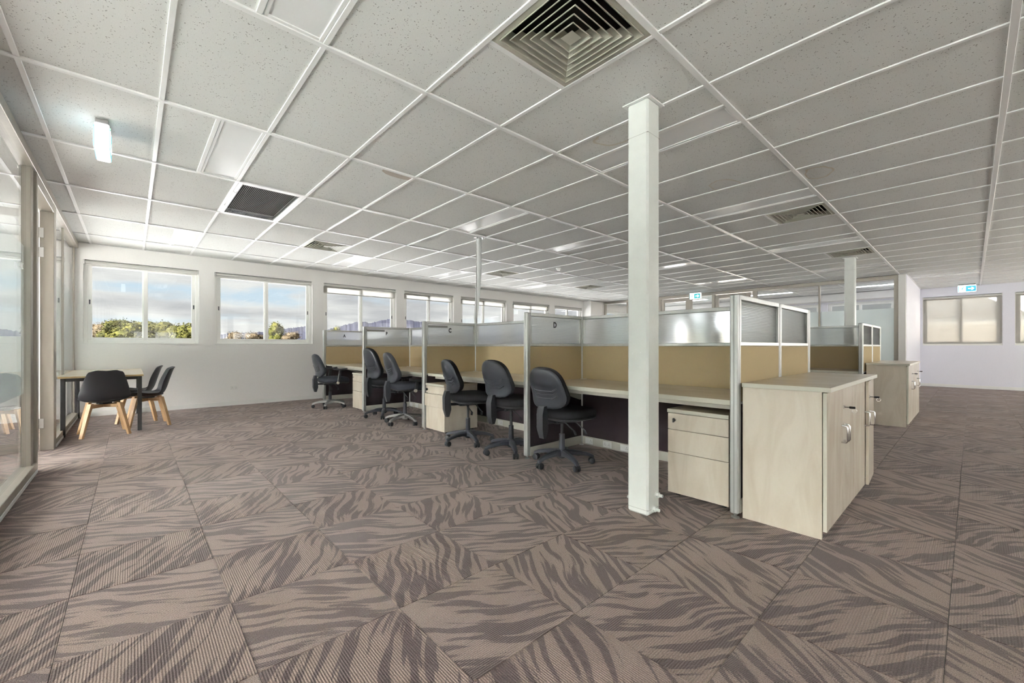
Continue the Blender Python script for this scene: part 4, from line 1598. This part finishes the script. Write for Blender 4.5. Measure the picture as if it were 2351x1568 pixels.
def tree(topc, h, rx, rz_, mname, label, lobes=9, leaves=900, group='trees outside the windows', ls=.35):
    """tree with a leafy crown; topc = centre of the crown"""
    root = thing('garden_tree', label, 'tree', (topc.x, topc.y, GZ), group=group)
    zc = topc.z - GZ
    m = MB()
    for k in range(lobes):
        an = random.uniform(0, 2 * PI)
        rr = random.uniform(.15, .68)
        c = Vector((rx * rr * math.cos(an), rx * rr * math.sin(an), zc + rz_ * random.uniform(-.55, .5)))
        s = rx * random.uniform(.34, .52)
        bm = bmesh.new()
        bmesh.ops.create_icosphere(bm, subdivisions=3, radius=1)
        for v in bm.verts:
            q = v.co * (1 + random.uniform(-.10, .10))
            v.co = Vector((q.x * s, q.y * s, q.z * s * rz_ / rx * .9)) + c
        bm.verts.ensure_lookup_table()
        m.add([v.co for v in bm.verts], [[v.index for v in f.verts] for f in bm.faces])
        bm.free()
    nb = len(m.v)
    base = list(m.v)
    for k in range(leaves):
        p = Vector(random.choice(base))
        p += Vector((random.gauss(0, 1), random.gauss(0, 1), random.gauss(0, 1))) * ls * 1.1
        a = Vector((random.uniform(-1, 1), random.uniform(-1, 1), random.uniform(-1, 1))).normalized()
        b = a.cross(Vector((random.uniform(-1, 1), random.uniform(-1, 1), random.uniform(-1, 1)))).normalized()
        s = ls * random.uniform(.35, .9)
        m.add([p - a * s, p + b * s * .6, p + a * s, p - b * s * .6], [(0, 1, 2, 3)])
    me = bpy.data.meshes.new('crown')
    me.from_pydata(m.v, [], m.f)
    me.materials.append(M_[mname])
    me.shade_smooth()
    place('crown', me, root)
    MB().tube([(0, 0, 0), (.1, 0, zc * .5), (0, .05, zc)], [rx * .09, rx * .06, rx * .03], 8).build('trunk', 'bark', root)
    return root


# (pixel centre, crown half width px, crown top px, distance)
trees = [(238, 765, 30, 36, 84, 'leaf_rust', 'rust-tinted tree at the left edge of the leftmost window'),
         (268, 762, 26, 17, 70, 'leaf_olive', 'dark olive tree with a ragged top in the leftmost window'),
         (300, 768, 32, 14, 44, 'leaf_green', 'yellow-green round tree in the leftmost window, left pane'),
         (322, 766, 24, 18, 57, 'leaf_olive', 'olive tree beside the middle bar of the leftmost window'),
         (355, 764, 24, 17, 84, 'leaf_olive', 'olive tree just right of the middle bar of the leftmost window'),
         (392, 767, 28, 15, 70, 'leaf_olive', 'broad olive tree in the right pane of the leftmost window'),
         (425, 768, 24, 18, 54, 'leaf_green', 'green tree at the right edge of the leftmost window')]
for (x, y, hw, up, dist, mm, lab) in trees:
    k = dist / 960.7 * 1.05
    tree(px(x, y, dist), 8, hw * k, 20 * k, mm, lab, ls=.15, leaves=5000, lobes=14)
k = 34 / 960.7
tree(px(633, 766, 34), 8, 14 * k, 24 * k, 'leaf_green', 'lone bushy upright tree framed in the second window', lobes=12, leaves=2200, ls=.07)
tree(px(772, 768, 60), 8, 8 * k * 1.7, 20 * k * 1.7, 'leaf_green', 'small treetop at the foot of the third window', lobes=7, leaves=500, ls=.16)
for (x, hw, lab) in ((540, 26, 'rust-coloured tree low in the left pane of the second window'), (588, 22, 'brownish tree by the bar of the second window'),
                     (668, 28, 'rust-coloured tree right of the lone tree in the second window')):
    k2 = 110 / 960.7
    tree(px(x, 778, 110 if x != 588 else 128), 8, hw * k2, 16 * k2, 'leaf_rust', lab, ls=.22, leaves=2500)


def hill(name, label, dist, prof, seed):
    rnd = random.Random(seed)
    V, Fc = [], []
    xs = []
    x = prof[0][0]
    while x <= prof[-1][0]:
        xs.append(x); x += 2.0
    def at(x):
        for (a, ya), (b, yb) in zip(prof, prof[1:]):
            if a <= x <= b:
                return ya + (yb - ya) * (x - a) / (b - a)
        return prof[-1][1]
    rows = 5
    for x in xs:
        crest = px(x, at(x) + rnd.uniform(-1.6, 1.2), dist)
        dirv = Vector((crest.x, crest.y, 0)).normalized()
        for r in range(rows):
            t = r / (rows - 1)
            V.append(crest - dirv * dist * .35 * t + Vector((0, 0, (GZ - crest.z) * t ** .8)))
        V.append(crest + dirv * dist * .3 + Vector((0, 0, GZ - crest.z)))
    n = rows + 1
    for k in range(len(xs) - 1):
        for r in range(rows - 1):
            a = k * n + r
            Fc.append((a, a + 1, a + n + 1, a + n))
        a = k * n
        Fc.append((a, a + n, a + n + rows, a + rows))
    me = bpy.data.meshes.new(name)
    me.from_pydata(V, [], Fc)
    me.materials.append(M_['hill_bush'])
    me.shade_smooth()
    tag(place(name, me), label, 'hill', kind='structure')


hill('hill_ridge', 'blue-grey wooded ridge seen through the windows', 700,
     [(-200, 772), (300, 772), (480, 772), (520, 766), (580, 764), (640, 757), (700, 749), (745, 758), (790, 747), (820, 739), (835, 738), (850, 742), (880, 735), (910, 729), (940, 736), (990, 742), (1100, 752), (1400, 765), (1700, 768)], 3)

nb = thing('neighbour_building', 'beige neighbouring building with a grey roof beyond the lowered blinds', 'building', (25, 0, GZ))
MB().box(0, 8, -14, 12, 0, 2.0 - GZ).build('wall', 'brick_beige', nb)
MB().box(-.25, -.1, -14.2, 12.2, 1.93 - GZ, 2.07 - GZ, .01).build('gutter', 'kick_beige', nb)
MB().loft([[(-.3, -14.2, 2.05 - GZ), (-.3, 12.2, 2.05 - GZ), (-.3, 12.2, 2.1 - GZ), (-.3, -14.2, 2.1 - GZ)],
           [(4.2, -14.2, 3.7 - GZ), (4.2, 12.2, 3.7 - GZ), (4.2, 12.2, 3.75 - GZ), (4.2, -14.2, 3.75 - GZ)],
           [(8.5, -14.2, 2.05 - GZ), (8.5, 12.2, 2.05 - GZ), (8.5, 12.2, 2.1 - GZ), (8.5, -14.2, 2.1 - GZ)]]).build('roof', 'roof_metal', nb)
y = 1.25
for w_ in (.42, .62, .66, .42, .70, .6, .6):
    MB().loft([[(.10, y, 2.28 - GZ), (.10, y - w_, 2.28 - GZ), (.10, y - w_, 2.31 - GZ), (.10, y, 2.31 - GZ)],
               [(.85, y, 2.56 - GZ), (.85, y - w_, 2.56 - GZ), (.85, y - w_, 2.59 - GZ), (.85, y, 2.59 - GZ)]]).build('roof_panel', 'panel_grey', nb)
    y -= w_ + .09
